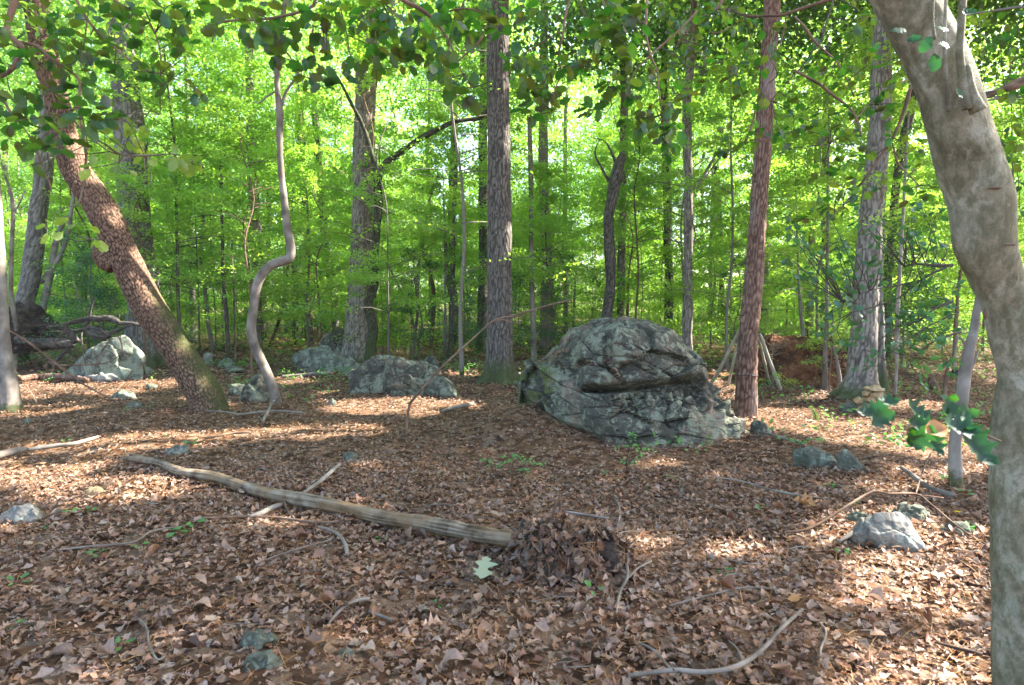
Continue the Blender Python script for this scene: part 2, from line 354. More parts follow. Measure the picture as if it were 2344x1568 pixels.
M['debris'] = mat_leaf('rotted_leaf', [tuple(x*.55 for x in c) for c in LIT], [tuple(x*.55 for x in c) for c in LIT], .15, .03, inst=False, rough=.6)
M['litter'] = mat_leaf('dry_leaf', LIT, [tuple(min(1, x*1.2) for x in c) for c in LIT], .22, .05, inst=False, rough=.5, mottle=.42)
M['litter_one'] = mat_leaf('dry_leaf_single', LIT, [tuple(min(1, x*1.2) for x in c) for c in LIT], .22, .05, inst=True, rough=.5, mottle=.42)
M['needle'] = mat_leaf('pine_needle', [(.22, .10, .04), (.36, .2, .08), (.3, .16, .09)], [(.22, .10, .04), (.36, .2, .08), (.3, .16, .09)], .1, .04, inst=False)
M['oak_leaf_green'] = mat_leaf('pale_green_leaf', [(.33, .38, .22), (.36, .4, .25)], [(.4, .45, .2), (.4, .45, .2)], .3, .03)
M['yellow'] = mat_leaf('yellow_leaf', [(.62, .42, .03), (.7, .5, .05)], [(.7, .45, .03), (.7, .45, .03)], .3, .03)
M['brown_leaf'] = mat_leaf('tan_leaf', [(.38, .2, .09), (.42, .25, .12)], [(.4, .2, .08), (.4, .2, .08)], .3, .03)
def mat_ground():
    m, nt, out = new_mat('forest_soil'); c = coords(nt)
    a = noise_n(nt, c, 1.5, 6, .6); b = noise_n(nt, c, 30, 6, .75, .5); v = nt.nodes.new('ShaderNodeTexVoronoi'); v.inputs['Scale'].default_value = 14; nt.links.new(c, v.inputs['Vector'])
    s = nt.nodes.new('ShaderNodeSeparateColor'); nt.links.new(v.outputs['Color'], s.inputs[0])
    col = ramp(nt, s.outputs[0], [(0, (.03, .017, .010)), (.3, (.07, .038, .02)), (.6, (.2, .11, .06)), (.85, (.26, .18, .12)), (1, (.15, .12, .09))])
    col = mixc(nt, mapr(nt, b, .35, .65, .7, 0), col, (.035, .02, .012)); col = mixc(nt, mapr(nt, a, .4, .7, 0, .4), col, (.14, .07, .035))
    finish(nt, out, col, .95, bump(nt, b, .8, .03), .1); return m
M['ground'] = mat_ground()
def mat_clay(name, a_, b_, c_):
    m, nt, out = new_mat(name); c = coords(nt); a = noise_n(nt, c, 6, 8, .7, .4); b = noise_n(nt, c, 40, 5, .7)
    col = ramp(nt, a, [(.35, a_), (.5, b_), (.65, c_)]); col = mixc(nt, mapr(nt, b, .35, .6, .7, 0), col, a_)
    finish(nt, out, col, .95, bump(nt, math_n(nt, 'ADD', a, b), .8, .03), .1); return m
M['clay'] = mat_clay('red_clay', (.05, .022, .012), (.19, .08, .038), (.29, .16, .085))
M['dark_earth'] = mat_clay('dark_root_earth', (.015, .011, .01), (.055, .04, .033), (.11, .08, .06))
def mat_log():
    m, nt, out = new_mat('weathered_log_wood'); h = attr(nt, 'h'); g = coords(nt)
    # grain follows the log's length: the mesh carries it as 'h'
    n = noise_n(nt, g, 26, 6, .7, .5); n2 = noise_n(nt, g, 4, 4, .6)
    col = ramp(nt, h, [(.25, (.018, .013, .009)), (.42, (.085, .062, .04)), (.6, (.16, .125, .085)), (.85, (.25, .22, .17))])
    col = mixc(nt, mapr(nt, n2, .45, .62, 0, .5), col, (.19, .115, .05)); col = mixc(nt, mapr(nt, n, .55, .7, 0, .5), col, (.19, .185, .155))
    finish(nt, out, col, .85, bump(nt, n, .4, .004), .2); return m
M['log'] = mat_log()
m, nt, out = new_mat('black_plastic'); finish(nt, out, (.012, .013, .018), .5); M['black'] = m
# ================================================================== GROUND
def ground():
    xs = np.concatenate([-np.geomspace(160, 9.1, 40), np.linspace(-9, 9, 170), np.geomspace(9.1, 160, 40)])
    ys = np.concatenate([-np.geomspace(60, 2.1, 12), np.linspace(-2, 15, 170), np.geomspace(15.1, 230, 70)])
    X, Y = np.meshgrid(xs, ys); p = np.stack([X.ravel(), Y.ravel(), np.zeros(X.size)], 1)
    z = gh(p[:, 0], p[:, 1])+.018*fbm(p, 4, 4, 2)*(np.abs(p[:, 0]) < 12)-.012
    p[:, 2] = z; nx, ny = len(xs), len(ys); i = np.arange(ny-1)[:, None]*nx; j = np.arange(nx-1)[None]
    f = np.stack([i+j, i+j+1, i+nx+j+1, i+nx+j], -1).reshape(-1, 4)
    o = mk('ground', p, f, M['ground'], smooth=True); tag(o, kind='structure'); return o
GROUND = ground()
# ================================================================== LEAF SHEETS
def leaf_proto(st, wid, lobes=None, curl=.5, bend=.4, fold=.25, tw=0, seed=0):
    """midrib stations st, half widths wid -> verts with length 1 along x, faces"""
    r = np.random.default_rng(seed); n = len(st); v = []
    for i, (x, w) in enumerate(zip(st, wid)):
        z0 = bend*(x-.5)**2*1.6
        for s in (-1, 0, 1):
            y = s*w*(1+.15*r.normal()); z = z0+abs(y)*fold+curl*y*y*3+(.03*r.normal() if s else 0)+tw*x*y
            v.append((x, y, z))
    f = []
    for i in range(n-1):
        for k in (0, 1):
            a = i*3+k; f.append((a, a+1, a+4, a+3))
    return np.array(v), np.array(f)
OAKW = ([0, .16, .28, .42, .54, .7, .84, 1], [.01, .24, .13, .36, .2, .32, .14, .02])
OVAL = ([0, .16, .42, .7, .9, 1], [.01, .17, .27, .25, .13, .02])
OVALS = ([0, .5, 1], [.015, .27, .02])
MAPLE = ([0, .12, .3, .45, .6, .75, 1], [.02, .28, .42, .2, .34, .14, .01])
def rotm(n, tilt, rg, up=(0, 0, 1)):
    """random rotation matrices: yaw + tilt spread"""
    yaw = rg.uniform(0, 2*math.pi, n); a = rg.uniform(0, 2*math.pi, n); t = np.abs(rg.normal(0, tilt, n))
    cy_, sy = np.cos(yaw), np.sin(yaw); Z = np.zeros(n); O = np.ones(n)
    Rz = np.stack([cy_, -sy, Z, sy, cy_, Z, Z, Z, O], 1).reshape(n, 3, 3)
    ax = np.stack([np.cos(a), np.sin(a), Z], 1); c, s = np.cos(t), np.sin(t); C = 1-c
    x, y, z = ax.T
    Rt = np.stack([c+x*x*C, x*y*C-z*s, x*z*C+y*s, y*x*C+z*s, c+y*y*C, y*z*C-x*s, z*x*C-y*s, z*y*C+x*s, c+z*z*C], 1).reshape(n, 3, 3)
    return Rt @ Rz
def spread(protos, P, R, S, tint, which):
    Vs, Fs, Ts = [], [], []; o = 0
    for k, (pv, pf) in enumerate(protos):
        m = np.where(which == k)[0]
        if not len(m): continue
        v = np.einsum('nij,kj->nki', R[m], pv)*S[m][:, None, None]+P[m][:, None]
        f = pf[None]+(np.arange(len(m))*len(pv))[:, None, None]+o
        Vs.append(v.reshape(-1, 3)); Fs.append(f.reshape(-1, pf.shape[1])); Ts.append(np.repeat(tint[m], len(pf))); o += len(m)*len(pv)
    return np.vstack(Vs), np.vstack(Fs), np.concatenate(Ts)
def in_body(x, y):   # footprint of the big boulder
    return (((x-1.50)/1.22)**2+((y-7.45)/.78)**2) < 1
NEARP = [leaf_proto(*OAKW, curl=c, bend=b, fold=f, tw=t, seed=s) for s, (c, b, f, t) in enumerate([(.2, .2, .05, .15), (-.3, .3, .15, -.2), (.5, -.25, .1, .3), (.9, .15, .05, .2)])]+\
        [leaf_proto(*OVAL, curl=c, bend=b, fold=f, tw=t, seed=s+9) for s, (c, b, f, t) in enumerate([(.6, .3, .1, .3), (-.8, .4, .3, 0), (2.0, .2, .1, 0), (.4, -.5, .4, .5)])]
MIDP = [leaf_proto(*OVALS, curl=c, bend=b, fold=f, seed=s) for s, (c, b, f) in enumerate([(.6, .4, .2), (1.5, .3, .2), (-.5, .6, .3), (.3, -.5, .5)])]
FARP = [(np.array([(0, 0, 0), (.45, .3, .1), (1, 0, .12), (.5, -.28, .08)], float), np.array([(0, 3, 2, 1)]))]
def litter_pos(n, y0, y1, rg, k=.92):
    y = np.sqrt(rg.uniform(y0**2, y1**2, n)); x = rg.uniform(-k, k, n)*(y+.4)
    return x, y
def litter():
    rg = np.random.default_rng(5); VV, FF, TT = [], [], []; o = 0
    for (n, y0, y1, protos, s0, s1, tilt, lift) in ((24000, 2.0, 5.6, NEARP, .022, .062, .17, .024), (18000, 2.0, 5.8, MIDP, .014, .034, .3, .026), (40000, 5.5, 13, MIDP, .028, .066, .18, .026), (64000, 12.5, 34, FARP, .07, .15, .33, .06)):
        x, y = litter_pos(n, y0, y1, rg); m = ~in_body(x, y); x, y = x[m], y[m]; n = len(x)
        p = np.stack([x, y, gh(x, y)+rg.uniform(0, 1, n)**2*lift-.004], 1); p[:, 2] += np.where((y < 5.6), .012*fbm(p, 3, 2, 8), 0)
        cl = fbm(p*[1, 1, 0], 1.3, 3, 3)
        t = np.clip(rg.uniform(0, 1, n)+.12*cl, 0, 1); s = rg.uniform(s0, s1, n)
        v, f, tt = spread(protos, p, rotm(n, tilt, rg), s, t, rg.integers(0, len(protos), n))
        VV.append(v); FF.append(f+o); TT.append(tt); o += len(v)
    ob = mk('leaf_litter', np.vstack(VV), np.vstack(FF), M['litter'], attrs={'tint': ('FACE', np.concatenate(TT))})
    tag(ob, 'layer of dry brown oak leaves covering the forest floor', 'leaf litter', kind='stuff')
    # pine needles
    n = 26000; x, y = litter_pos(n, 2, 9, rg); m = ~in_body(x, y); x, y = x[m], y[m]; n = len(x)
    p = np.stack([x, y, gh(x, y)+rg.uniform(.004, .05, n)], 1)
    pv = np.array([(-.5, -.011, 0), (0, -.011, .06), (.5, 0, 0), (0, .011, .06)]); v, f, tt = spread([(pv, np.array([(0, 1, 2, 3)]))], p, rotm(n, .22, rg), rg.uniform(.06, .16, n), rg.uniform(0, 1, n), np.zeros(n, int))
    ob = mk('pine_needles', v, f, M['needle'], attrs={'tint': ('FACE', tt)})
    tag(ob, 'loose rust coloured pine needles strewn over the leaf litter', 'pine needles', kind='stuff')
    # the 300 fallen leaves that show largest: one object each, pieces of the ground
    meshes = []
    for k, (pv, pf) in enumerate(NEARP):
        for q in range(3):
            meshes.append(build_mesh('fallen_leaf', pv, pf, M['litter_one'], attrs={'tint': ('FACE', np.full(len(pf), rg.uniform(.1, 1.1)))}))
    for k in range(300):
        y = math.sqrt(rg.uniform(2.3**2, 5.0**2)); x = rg.uniform(-.86, .86)*y
        ob = bpy.data.objects.new('fallen_leaf', meshes[rg.integers(len(meshes))]); COL.objects.link(ob); ob.parent = GROUND
        R = Matrix(rotm(1, .22, rg)[0].tolist()).to_4x4(); s = rg.uniform(.055, .098)
        ob.matrix_local = Matrix.Translation((x, y, float(gh(x, y))+.025+rg.uniform(0, .015))) @ R @ Matrix.Scale(s, 4)
litter()
# ================================================================== ROCKS
def body(left, right, Yc, bf, nz, nu, disp, expo=2.2, back=1.0, xsh=0):
    L = np.array(left, float); Rr = np.array(right, float); vt, vb = L[0, 0], L[-1, 0]
    t = np.linspace(0, 1, nz)**.8; lv = vt+(vb-vt)*t; V, U = [], []
    for k, py in enumerate(lv):
        xl, xr = np.interp(py, L[:, 0], L[:, 1]), np.interp(py, Rr[:, 0], Rr[:, 1]); a0, b0 = D(xl, py, Yc), D(xr, py, Yc)
        cx, a, z = (a0[0]+b0[0])/2, (b0[0]-a0[0])/2, a0[2]; b = np.interp(py, [q[0] for q in bf], [q[1] for q in bf])
        ph = np.arange(nu)*2*math.pi/nu; c, s = np.cos(ph), np.sin(ph); e = 2/expo
        x = cx+a*np.sign(c)*np.abs(c)**e; y = Yc+np.where(s < 0, b, b*back)*np.sign(s)*np.abs(s)**e
        V.append(np.stack([x, y, np.full(nu, z)], 1))
    V = np.vstack(V); i = np.arange(nz-1)[:, None]*nu; j = np.arange(nu)[None]; j2 = (j+1) % nu
    F = np.stack([i+j, i+nu+j, i+nu+j2, i+j2], -1).reshape(-1, 4)
    V = np.vstack([V, V[:nu].mean(0)]); top = len(V)-1
    T = [(top, int(q), int((q+1) % nu)) for q in range(nu)]
    # normals
    g = V[:-1].reshape(nz, nu, 3); du = np.roll(g, -1, 1)-np.roll(g, 1, 1); dv = np.gradient(g, axis=0)
    n = np.cross(dv, du); n /= np.linalg.norm(n, axis=2)[:, :, None]+1e-9; n = np.vstack([n.reshape(-1, 3), [[0, 0, 1]]])
    cen = V.mean(0); sgn = np.sign(((V-cen)*n).sum(1)).mean(); n *= sgn if sgn else 1
    V2, h = disp(V, n, *proj(V)); F = [tuple(map(int, q)) for q in F]+T
    return V2, F, h
def boulder_disp(V, n, u, v):
    p = V; q = p*[1, 1, 1.0]; tilt = q.copy(); tilt[:, 2] = q[:, 2]*2.1+q[:, 0]*.5
    f1, e1 = facets(tilt, 2.1, 1); f2, e2 = facets(tilt+3, 5.5, 2); f3, e3 = facets(q*[1, 1, 1.6], 15, 3)
    d = .17*f1+.03*f2+.004*f3+.012*fbm(p, 5, 3, 3)+.003*fbm(p, 26, 3, 4)
    d -= .022*(1-sstep(0, .06, e1))+.004*(1-sstep(0, .08, e2))
    front = sstep(.2, -.4, n[:, 1])
    # main horizontal crack with the slab above overhanging
    vc = np.interp(u, [1335, 1400, 1480, 1540, 1590, 1612], [893, 887, 881, 872, 868, 888])
    inr = sstep(1325, 1345, u)*sstep(1620, 1604, u); dv = v-vc
    d += front*inr*(.08*sstep(-125, -20, dv)*(dv < 0))
    d -= front*inr*(.17*np.exp(-(dv/6.5)**2)+.075*sstep(85, 8, dv)*(dv > 0))
    # block texture right under the crack
    blk = front*sstep(1380, 1420, u)*sstep(1620, 1590, u)*sstep(5, 12, dv)*sstep(75, 40, dv)
    fb, eb = facets(p*[1, .6, 1.0], 8.5, 12); d += blk*(.09*fb-.05*(1-sstep(0, .15, eb)))
    # second crack line, right block step and the notch that holds leaves
    vc2 = np.interp(u, [1395, 1440, 1500, 1540, 1600], [838, 832, 862, 838, 838])
    d -= front*sstep(1392, 1402, u)*sstep(1605, 1590, u)*.028*np.exp(-((v-vc2)/2.6)**2)
    us = np.interp(v, [748, 790, 835], [1412, 1402, 1400])
    d += front*sstep(us-3, us+5, u)*sstep(1500, 1420, u)*.085*sstep(742, 760, v)*sstep(842, 832, v)
    d -= front*np.exp(-((u-us+9)/9)**2)*.07*sstep(745, 765, v)*sstep(845, 835, v)
    d -= front*.10*np.exp(-((u-1385)/26)**2-((v-828)/12)**2)
    d += front*.03*sstep(1325, 1345, u)*sstep(1475, 1455, u)*sstep(836, 848, v)*sstep(892, 884, v)
    # lower slab block, vertical cracks
    for (a, b, c, w, dep) in (((1452, 905), (1462, 960), 0, 3, .05), ((1525, 900), (1530, 985), 0, 3.5, .06), ((1385, 905), (1392, 965), 0, 2.5, .03), ((1330, 940), (1440, 925), 1, 2.5, .03)):
        if c == 0:
            x0 = a[0]+(b[0]-a[0])*(v-a[1])/(b[1]-a[1])+5*np.sin(v*.11); k = np.exp(-((u-x0)/w)**2)*sstep(a[1]-4, a[1]+6, v)*sstep(b[1]+4, b[1]-6, v)
        else:
            y0 = a[1]+(b[1]-a[1])*(u-a[0])/(b[0]-a[0]); k = np.exp(-((v-y0)/w)**2)*sstep(a[0]-4, a[0]+9, u)*sstep(b[0]+4, b[0]-9, u)
        d -= front*dep*k
    # groove separating the left lobe
    ug = np.interp(v, [855, 900, 940], [1226, 1238, 1242]); d -= front*.10*np.exp(-((u-ug)/8)**2)*sstep(850, 880, v)
    ug = np.interp(v, [800, 850, 920], [1300, 1318, 1330]); d -= front*.05*np.exp(-((u-ug)/10)**2)*sstep(790, 830, v)
    # slanting ribs on the lit right flank
    rib = sstep(1590, 1640, u)*sstep(890, 930, v); w = (u*.85+v*.35)*.16; d += rib*.03*np.sin(w+2*vnoise(p, 5, 3))*front
    # undercut foot at lower left
    d -= front*.10*sstep(975, 1005, v)*sstep(1420, 1340, u)
    V2 = V+n*d[:, None]; V2[:, 1] += .6*sstep(1400, 1200, u)*sstep(.3, -.3, n[:, 1]); V2[-1] = V[-1]+[0, 0, .01]
    moss = sstep(1370, 1230, u)*1.0+.35*sstep(1500, 1640, u)*sstep(900, 960, v)+sstep(960, 1010, v)*.5+.35*np.exp(-((u-1350)/30)**2)*sstep(880, 920, v)-.5*sstep(1400, 1450, u)*sstep(960, 900, v)
    return V2, np.clip(moss, -.4, 1.2)
BL = [(734, 1398), (737, 1376), (743, 1352), (752, 1334), (768, 1306), (785, 1293), (800, 1283), (818, 1264), (830, 1246), (842, 1214), (860, 1198), (882, 1187), (905, 1184), (940, 1190), (1010, 1205), (1040, 1210)]
BR = [(734, 1424), (740, 1470), (746, 1496), (752, 1516), (763, 1536), (778, 1550), (800, 1568), (820, 1582), (850, 1600), (880, 1616), (905, 1640), (930, 1664), (950, 1682), (970, 1698), (988, 1712), (1010, 1722), (1040, 1730)]
v, f, h = body(BL, BR, 7.45, [(734, .18), (745, .42), (780, .6), (850, .7), (900, .78), (1000, .92), (1040, .93)], 180, 290, boulder_disp, expo=2.1)
bo = mk('boulder', v, f, M['rock'], attrs={'h': ('POINT', h)}, base=G(1480, 1018))
tag(bo, 'huge grey-blue lichened boulder with a deep horizontal crack, biggest rock', 'boulder')
# leaves caught on the boulder
def patch_leaves(name, pts, label, n, s0=.04, s1=.08, seed=0, tilt=.5):
    rg = np.random.default_rng(seed); P = np.array([pts[rg.integers(len(pts))]+rg.normal(0, 1, 3)*[.06, .03, .012] for _ in range(n)])
    v, f, t = spread(MIDP, P, rotm(n, tilt, rg), rg.uniform(s0, s1, n), rg.uniform(.1, .8, n), rg.integers(0, 4, n))
    o = mk(name, v, f, M['litter'], attrs={'tint': ('FACE', t)}, base=P.mean(0)); tag(o, label, 'leaves', kind='stuff'); return o
patch_leaves('caught_leaves', [D(x, y, d) for x, y, d in ((1368, 832, 6.93), (1380, 826, 6.95), (1392, 822, 6.97), (1396, 812, 7.0), (1352, 838, 6.92), (1388, 832, 6.9), (1400, 830, 6.93))], 'dry leaves caught in the notch of the huge boulder', 170, .03, .06, 3)
patch_leaves('caught_leaves', [D(x, y, 7.3) for x, y in ((1450, 739), (1470, 741), (1490, 743), (1505, 745))], 'few dry leaves lying on top of the huge boulder', 40, .03, .05, 4)
patch_leaves('caught_leaves', [D(x, y, 7.3) for x, y in ((1262, 818), (1275, 812), (1290, 802), (1250, 826))], 'dry leaves on the upper left shoulder of the huge boulder', 60, .03, .06, 5)
def icosph(sub):
    import bmesh
    bm = bmesh.new(); bmesh.ops.create_icosphere(bm, subdivisions=sub, radius=1); v = np.array([q.co[:] for q in bm.verts]); f = np.array([[x.index for x in q.verts] for q in bm.faces]); bm.free(); return v, f
ICO = {k: icosph(k) for k in (3, 4, 5, 6)}
def rock_geo(size, seed, sub=5, planes=14, rough=.05, flat=.7):
    v, f = ICO[sub]; rg = np.random.default_rng(seed); n = rg.normal(size=(planes, 3)); n /= np.linalg.norm(n, axis=1)[:, None]; d = rg.uniform(.62, 1.0, planes)
    k = v@n.T; k = np.where(k > .05, d[None]/np.maximum(k, .05), 9); r = np.minimum(k.min(1), 1.25); r = r*flat+(1-flat)
    p = v*r[:, None]; q = p*np.array(size)/2; sc = 1/max(size)
    f1, e1 = facets(q+seed, 4*sc, seed); f2, e2 = facets(q+seed, 11*sc, seed+1)
    dd = max(size)*(.12*f1+.02*f2+rough*.25*fbm(q+seed, 6*sc, 4, seed)-.012*(1-sstep(0, .12, e1)))
    nn = v/np.array(size)*2; nn /= np.linalg.norm(nn, axis=1)[:, None]; return q+nn*dd[:, None], f
def rotz(p, a): c, s = math.cos(a), math.sin(a); return p@np.array([[c, s, 0], [-s, c, 0], [0, 0, 1]])
def rock(name, x0, x1, y0, y1, mat, label, seed, depth=.8, rot=0, slope=0, sink=.18, sub=5, planes=14, cat='rock', group=None, mossy=0, by=None, Y=None):
    """screen box of the visible part; y1 is where it meets the ground in front"""
    g = G((x0+x1)/2, by or y1)
    if Y: g = np.array([D((x0+x1)/2, y1, Y)[0], Y, 0]); g[2] = float(gh(g[0], g[1]))
    w = (x1-x0)/FPX*g[1]; hgt = (y1-y0)/FPX*g[1]; dp = w*depth
    c = g+np.array([0, dp*.42, 0]); k = (c[1])/g[1]; w *= k; hh = max(hgt*k*1.0, .02)
    p, f = rock_geo((w, dp, hh*(1+sink)*2*.62), seed, sub, planes)
    if slope: p[:, 2] += p[:, 0]*slope
    p = rotz(p, rot); z1 = p[:, 2].max(); p[:, 2] *= 1; p = p+[c[0], c[1], float(gh(c[0], c[1]))+hh-z1-(0 if not mossy else 0)]
    # true top height from the picture
    top = D((x0+x1)/2, y0, c[1])[2]; p[:, 2] += top-p[:, 2].max()
    hz = np.full(len(p), mossy, float)
    o = mk(name, p, f, M[mat], attrs={'h': ('POINT', hz)}, base=[c[0], c[1], float(gh(c[0], c[1]))]); tag(o, label, cat, group); return o
R = rock
R('boulder', 150, 316, 766, 868, 'rock_pale', 'pale green lichened boulder behind the bare twigs at the far left', 21, .7, cat='boulder', sub=6)
R('rock', 118, 208, 826, 866, 'rock_green', 'low wedge rock leaning against the left side of the pale green boulder', 22, .6, slope=.3)
R('rock', 180, 268, 852, 874, 'rock_white', 'sunlit white flat rock in front of the pale green boulder at left', 23, .5)
R('rock', 300, 345, 838, 856, 'rock_white', 'small pale rock at the right foot of the pale green boulder', 24, .7, sub=4)
R('boulder', 708, 824, 752, 836, 'rock', 'tall wedge boulder at the foot of the thick pale oak', 25, .6, slope=.25, cat='boulder', by=832, sub=6)
R('rock', 660, 778, 790, 852, 'rock_pale', 'pale rounded rock left of the low flat boulder before the thick oak', 26, .6, slope=.15, sub=5)
R('rock', 704, 842, 812, 856, 'rock_pale', 'low flat pale boulder with moss in front of the tall wedge boulder', 27, .5, slope=-.06, sub=5, mossy=.15)
R('boulder', 790, 925, 811, 898, 'rock', 'craggy lichened boulder with moss, left half of the middle rock pair', 28, .75, slope=.12, cat='boulder', sub=6, mossy=.2)
R('boulder', 880, 1003, 816, 904, 'rock', 'mossy craggy boulder, right half of the middle rock pair', 33, .7, slope=-.1, cat='boulder', sub=6, mossy=.3)
R('rock', 970, 1048, 858, 907, 'rock_green', 'low greenish rock at the right end of the middle rock pair', 30, .6, slope=-.15)
R('rock', 966, 1004, 812, 856, 'rock', 'small upright rock on the back right corner of the middle rock pair', 31, .7, sub=4)
R('rock', 536, 620, 856, 918, 'rock', 'broken grey rock between the leaning tree and the crooked sapling', 32, .7, slope=.2, sub=5)
R('rock', 514, 560, 878, 905, 'rock_green', 'small dark rock right against the leaning tree base', 34, .7, sub=4)
R('rock', 460, 484, 806, 836, 'rock_white', 'small upright whitish rock behind the leaning trunk', 35, .7, sub=4)
R('rock', 486, 534, 820, 840, 'rock_pale', 'flat pale stone behind the leaning tree', 36, .8, sub=4)
R('rock', 504, 552, 838, 852, 'rock_green', 'second flat greenish stone behind the leaning tree', 37, .8, sub=4)
R('rock', 242, 302, 890, 914, 'rock_green', 'angular grey rock in the leaves left of the leaning tree', 38, .7, slope=.15, sub=4)
R('rock', 280, 317, 918, 934, 'rock_moss', 'small moss topped stone left of the leaning tree base', 39, .8, sub=4, mossy=.6)
R('rock', 330, 356, 878, 890, 'rock_green', 'tiny green stone beyond the moss topped stone', 40, .8, sub=3)
R('rock', 44, 66, 956, 968, 'rock_moss', 'tiny mossy stone just right of the smooth left trunk', 41, .8, sub=3, mossy=.7)
R('rock', 374, 432, 1016, 1038, 'rock_pale', 'half buried flat stone beyond the forked end of the fallen log', 42, .6, sub=4)
R('rock', 178, 230, 1116, 1138, 'rock_tan', 'half buried brownish stone in the left leaves', 43, .6, sub=4)
R('rock', -20, 80, 1152, 1194, 'rock_white', 'pale flat stone cut by the left edge of the picture', 44, .6, sub=5)
R('rock', 781, 820, 1032, 1054, 'rock_moss', 'small dark stone in the open leaves above the log', 45, .8, sub=4)
R('rock', 748, 768, 912, 926, 'rock_pale', 'little pale stone in the sunny leaves right of the crooked sapling', 46, .8, sub=3)
R('rock', 525, 622, 1441, 1484, 'rock_green', 'upper of the two green stones in the near left foreground', 47, .5, slope=.15, sub=5)
R('rock', 552, 645, 1486, 1536, 'rock_green', 'lower of the two green stones in the near left foreground', 48, .5, slope=.12, sub=5)
R('rock', 766, 815, 1480, 1506, 'rock_green', 'flat stone mostly buried in leaves right of the two green stones', 49, .6, sub=4)
R('rock', 1722, 1772, 960, 998, 'rock', 'small grey rock at the right foot of the huge boulder', 50, .8, slope=-.2, sub=4)
R('rock', 1820, 1930, 1020, 1070, 'rock_green', 'slanting green slab, left piece of the split rock', 52, .5, slope=-.22, sub=5)
R('rock', 1922, 1996, 1028, 1078, 'rock_green', 'slanting green slab, right piece of the split rock', 53, .5, slope=-.4, sub=5)
R('boulder', 1972, 2134, 1168, 1256, 'rock_white', 'whitish fissured rock beside the big foreground trunk', 54, .65, sub=6, cat='rock')
R('rock', 2046, 2148, 1150, 1192, 'rock_green', 'green lichened rock just behind the whitish fissured rock', 55, .5, sub=5)
R('rock', 1950, 1998, 1170, 1200, 'rock_moss', 'mossy rock at the left shoulder of the whitish fissured rock', 56, .7, sub=4, mossy=.4)
R('rock', 2168, 2252, 1190, 1224, 'rock_green', 'low green rock between the whitish rock and the foreground trunk', 57, .6, sub=4)
R('rock', 2108, 2150, 968, 990, 'rock_green', 'low stone in the sunny leaves behind the blurred leaf sprig', 58, .7, sub=4)
R('rock', 1936, 1978, 918, 948, 'rock_moss', 'mossy brown stone leaning at the left foot of the cairn', 59, .8, sub=4)
# cairn: each stone a thing
cy0 = G(1990, 950); cd = cy0[1]
for k, (x, y, w, hh, ml, lab) in enumerate([(1985, 936, 46, 28, 'rock_tan', 'large bottom stone of the cairn'), (2012, 938, 30, 22, 'rock_tan', 'right bottom stone of the cairn'), (1967, 916, 24, 15, 'rock_tan', 'left middle stone of the cairn'),
      (1990, 914, 32, 14, 'rock_tan', 'flat middle stone of the cairn'), (2005, 904, 34, 18, 'rock_tan', 'orange block under the right end of the cairn top slab'), (1983, 900, 22, 14, 'rock_tan', 'small tilted stone left under the cairn top slab'), (2004, 889, 42, 12, 'rock_tan', 'flat top slab of the cairn')]):
    c = D(x, y, cd+.05*(k % 2)); s = cd/FPX; p, f = rock_geo((w*s*.92, w*s*.8, hh*s*1.0), 70+k, 4, 9, .02, .95); p = rotz(p, .4*k)
    tag(mk('cairn_stone', p+c, f, M[ml], attrs={'h': ('POINT', np.zeros(len(p)))}, base=c), 'ochre '+lab+' before the grey oak', 'stone', 'stones of the little cairn')
# ---- earth banks
def bank_disp(sc, amp, seed):
    def d(V, n, u, v):
        dd = amp*(fbm(V, sc, 5, seed)+.5*facets(V, sc*2.2, seed)[0]); V2 = V+n*dd[:, None]; return V2, np.zeros(len(V))
    return d
cb = empty('root_plate', G(1825, 884), 'red clay root plate of an uprooted tree behind the pole frame', 'root plate')
v, f, h = body([(766, 1800), (775, 1768), (790, 1738), (815, 1702), (840, 1690), (890, 1680)], [(766, 1822), (775, 1850), (785, 1892), (800, 1930), (830, 1952), (890, 1962)], 12.0, [(766, .1), (790, .35), (890, .7)], 80, 140, bank_disp(3.5, .11, 4))
mk('clay_mound', v, f, M['clay'], cb)
v, f, h = body([(858, 1610), (866, 1596), (890, 1590)], [(858, 1680), (866, 1705), (890, 1712)], 12.2, [(858, .1), (890, .35)], 24, 60, bank_disp(4, .06, 6))
tag(mk('earth_bank', v, f, M['clay'], base=G(1650, 885)), 'low strip of bare red soil left of the russet pine', 'bank')
rg = np.random.default_rng(8); roots = []
for k in range(95):
    x = rg.uniform(1690, 1960); y = rg.uniform(772, 880); a = D(x, y, 11.6); L = rg.uniform(.15, .5); an = rg.uniform(-.6, 3.6)
    b = a+np.array([math.cos(an)*L, -rg.uniform(.02, .2), math.sin(an)*L*.7]); c = b+np.array([rg.normal(0, .1), -.03, -rg.uniform(.05, .2)])
    roots.append(tube([[*a, .014], [*((a+b)/2+rg.normal(0, .03, 3)), .01], [*b, .007], [*c, .003]], 5, .06))
mktube('root_tangle', roots, M['reddish'], cb)
tag(cb, cb['label'])
v, f, h = body([(690, 35), (710, 0), (745, -40), (800, -60)], [(690, 60), (708, 100), (740, 128), (770, 140), (800, 142)], 14.5, [(690, .2), (800, 1.0)], 60, 110, bank_disp(2.5, .16, 5))
tag(mk('root_plate', v, f, M['dark_earth'], base=G(60, 845)), 'dark upturned root plate behind the stems at the far left', 'root plate')
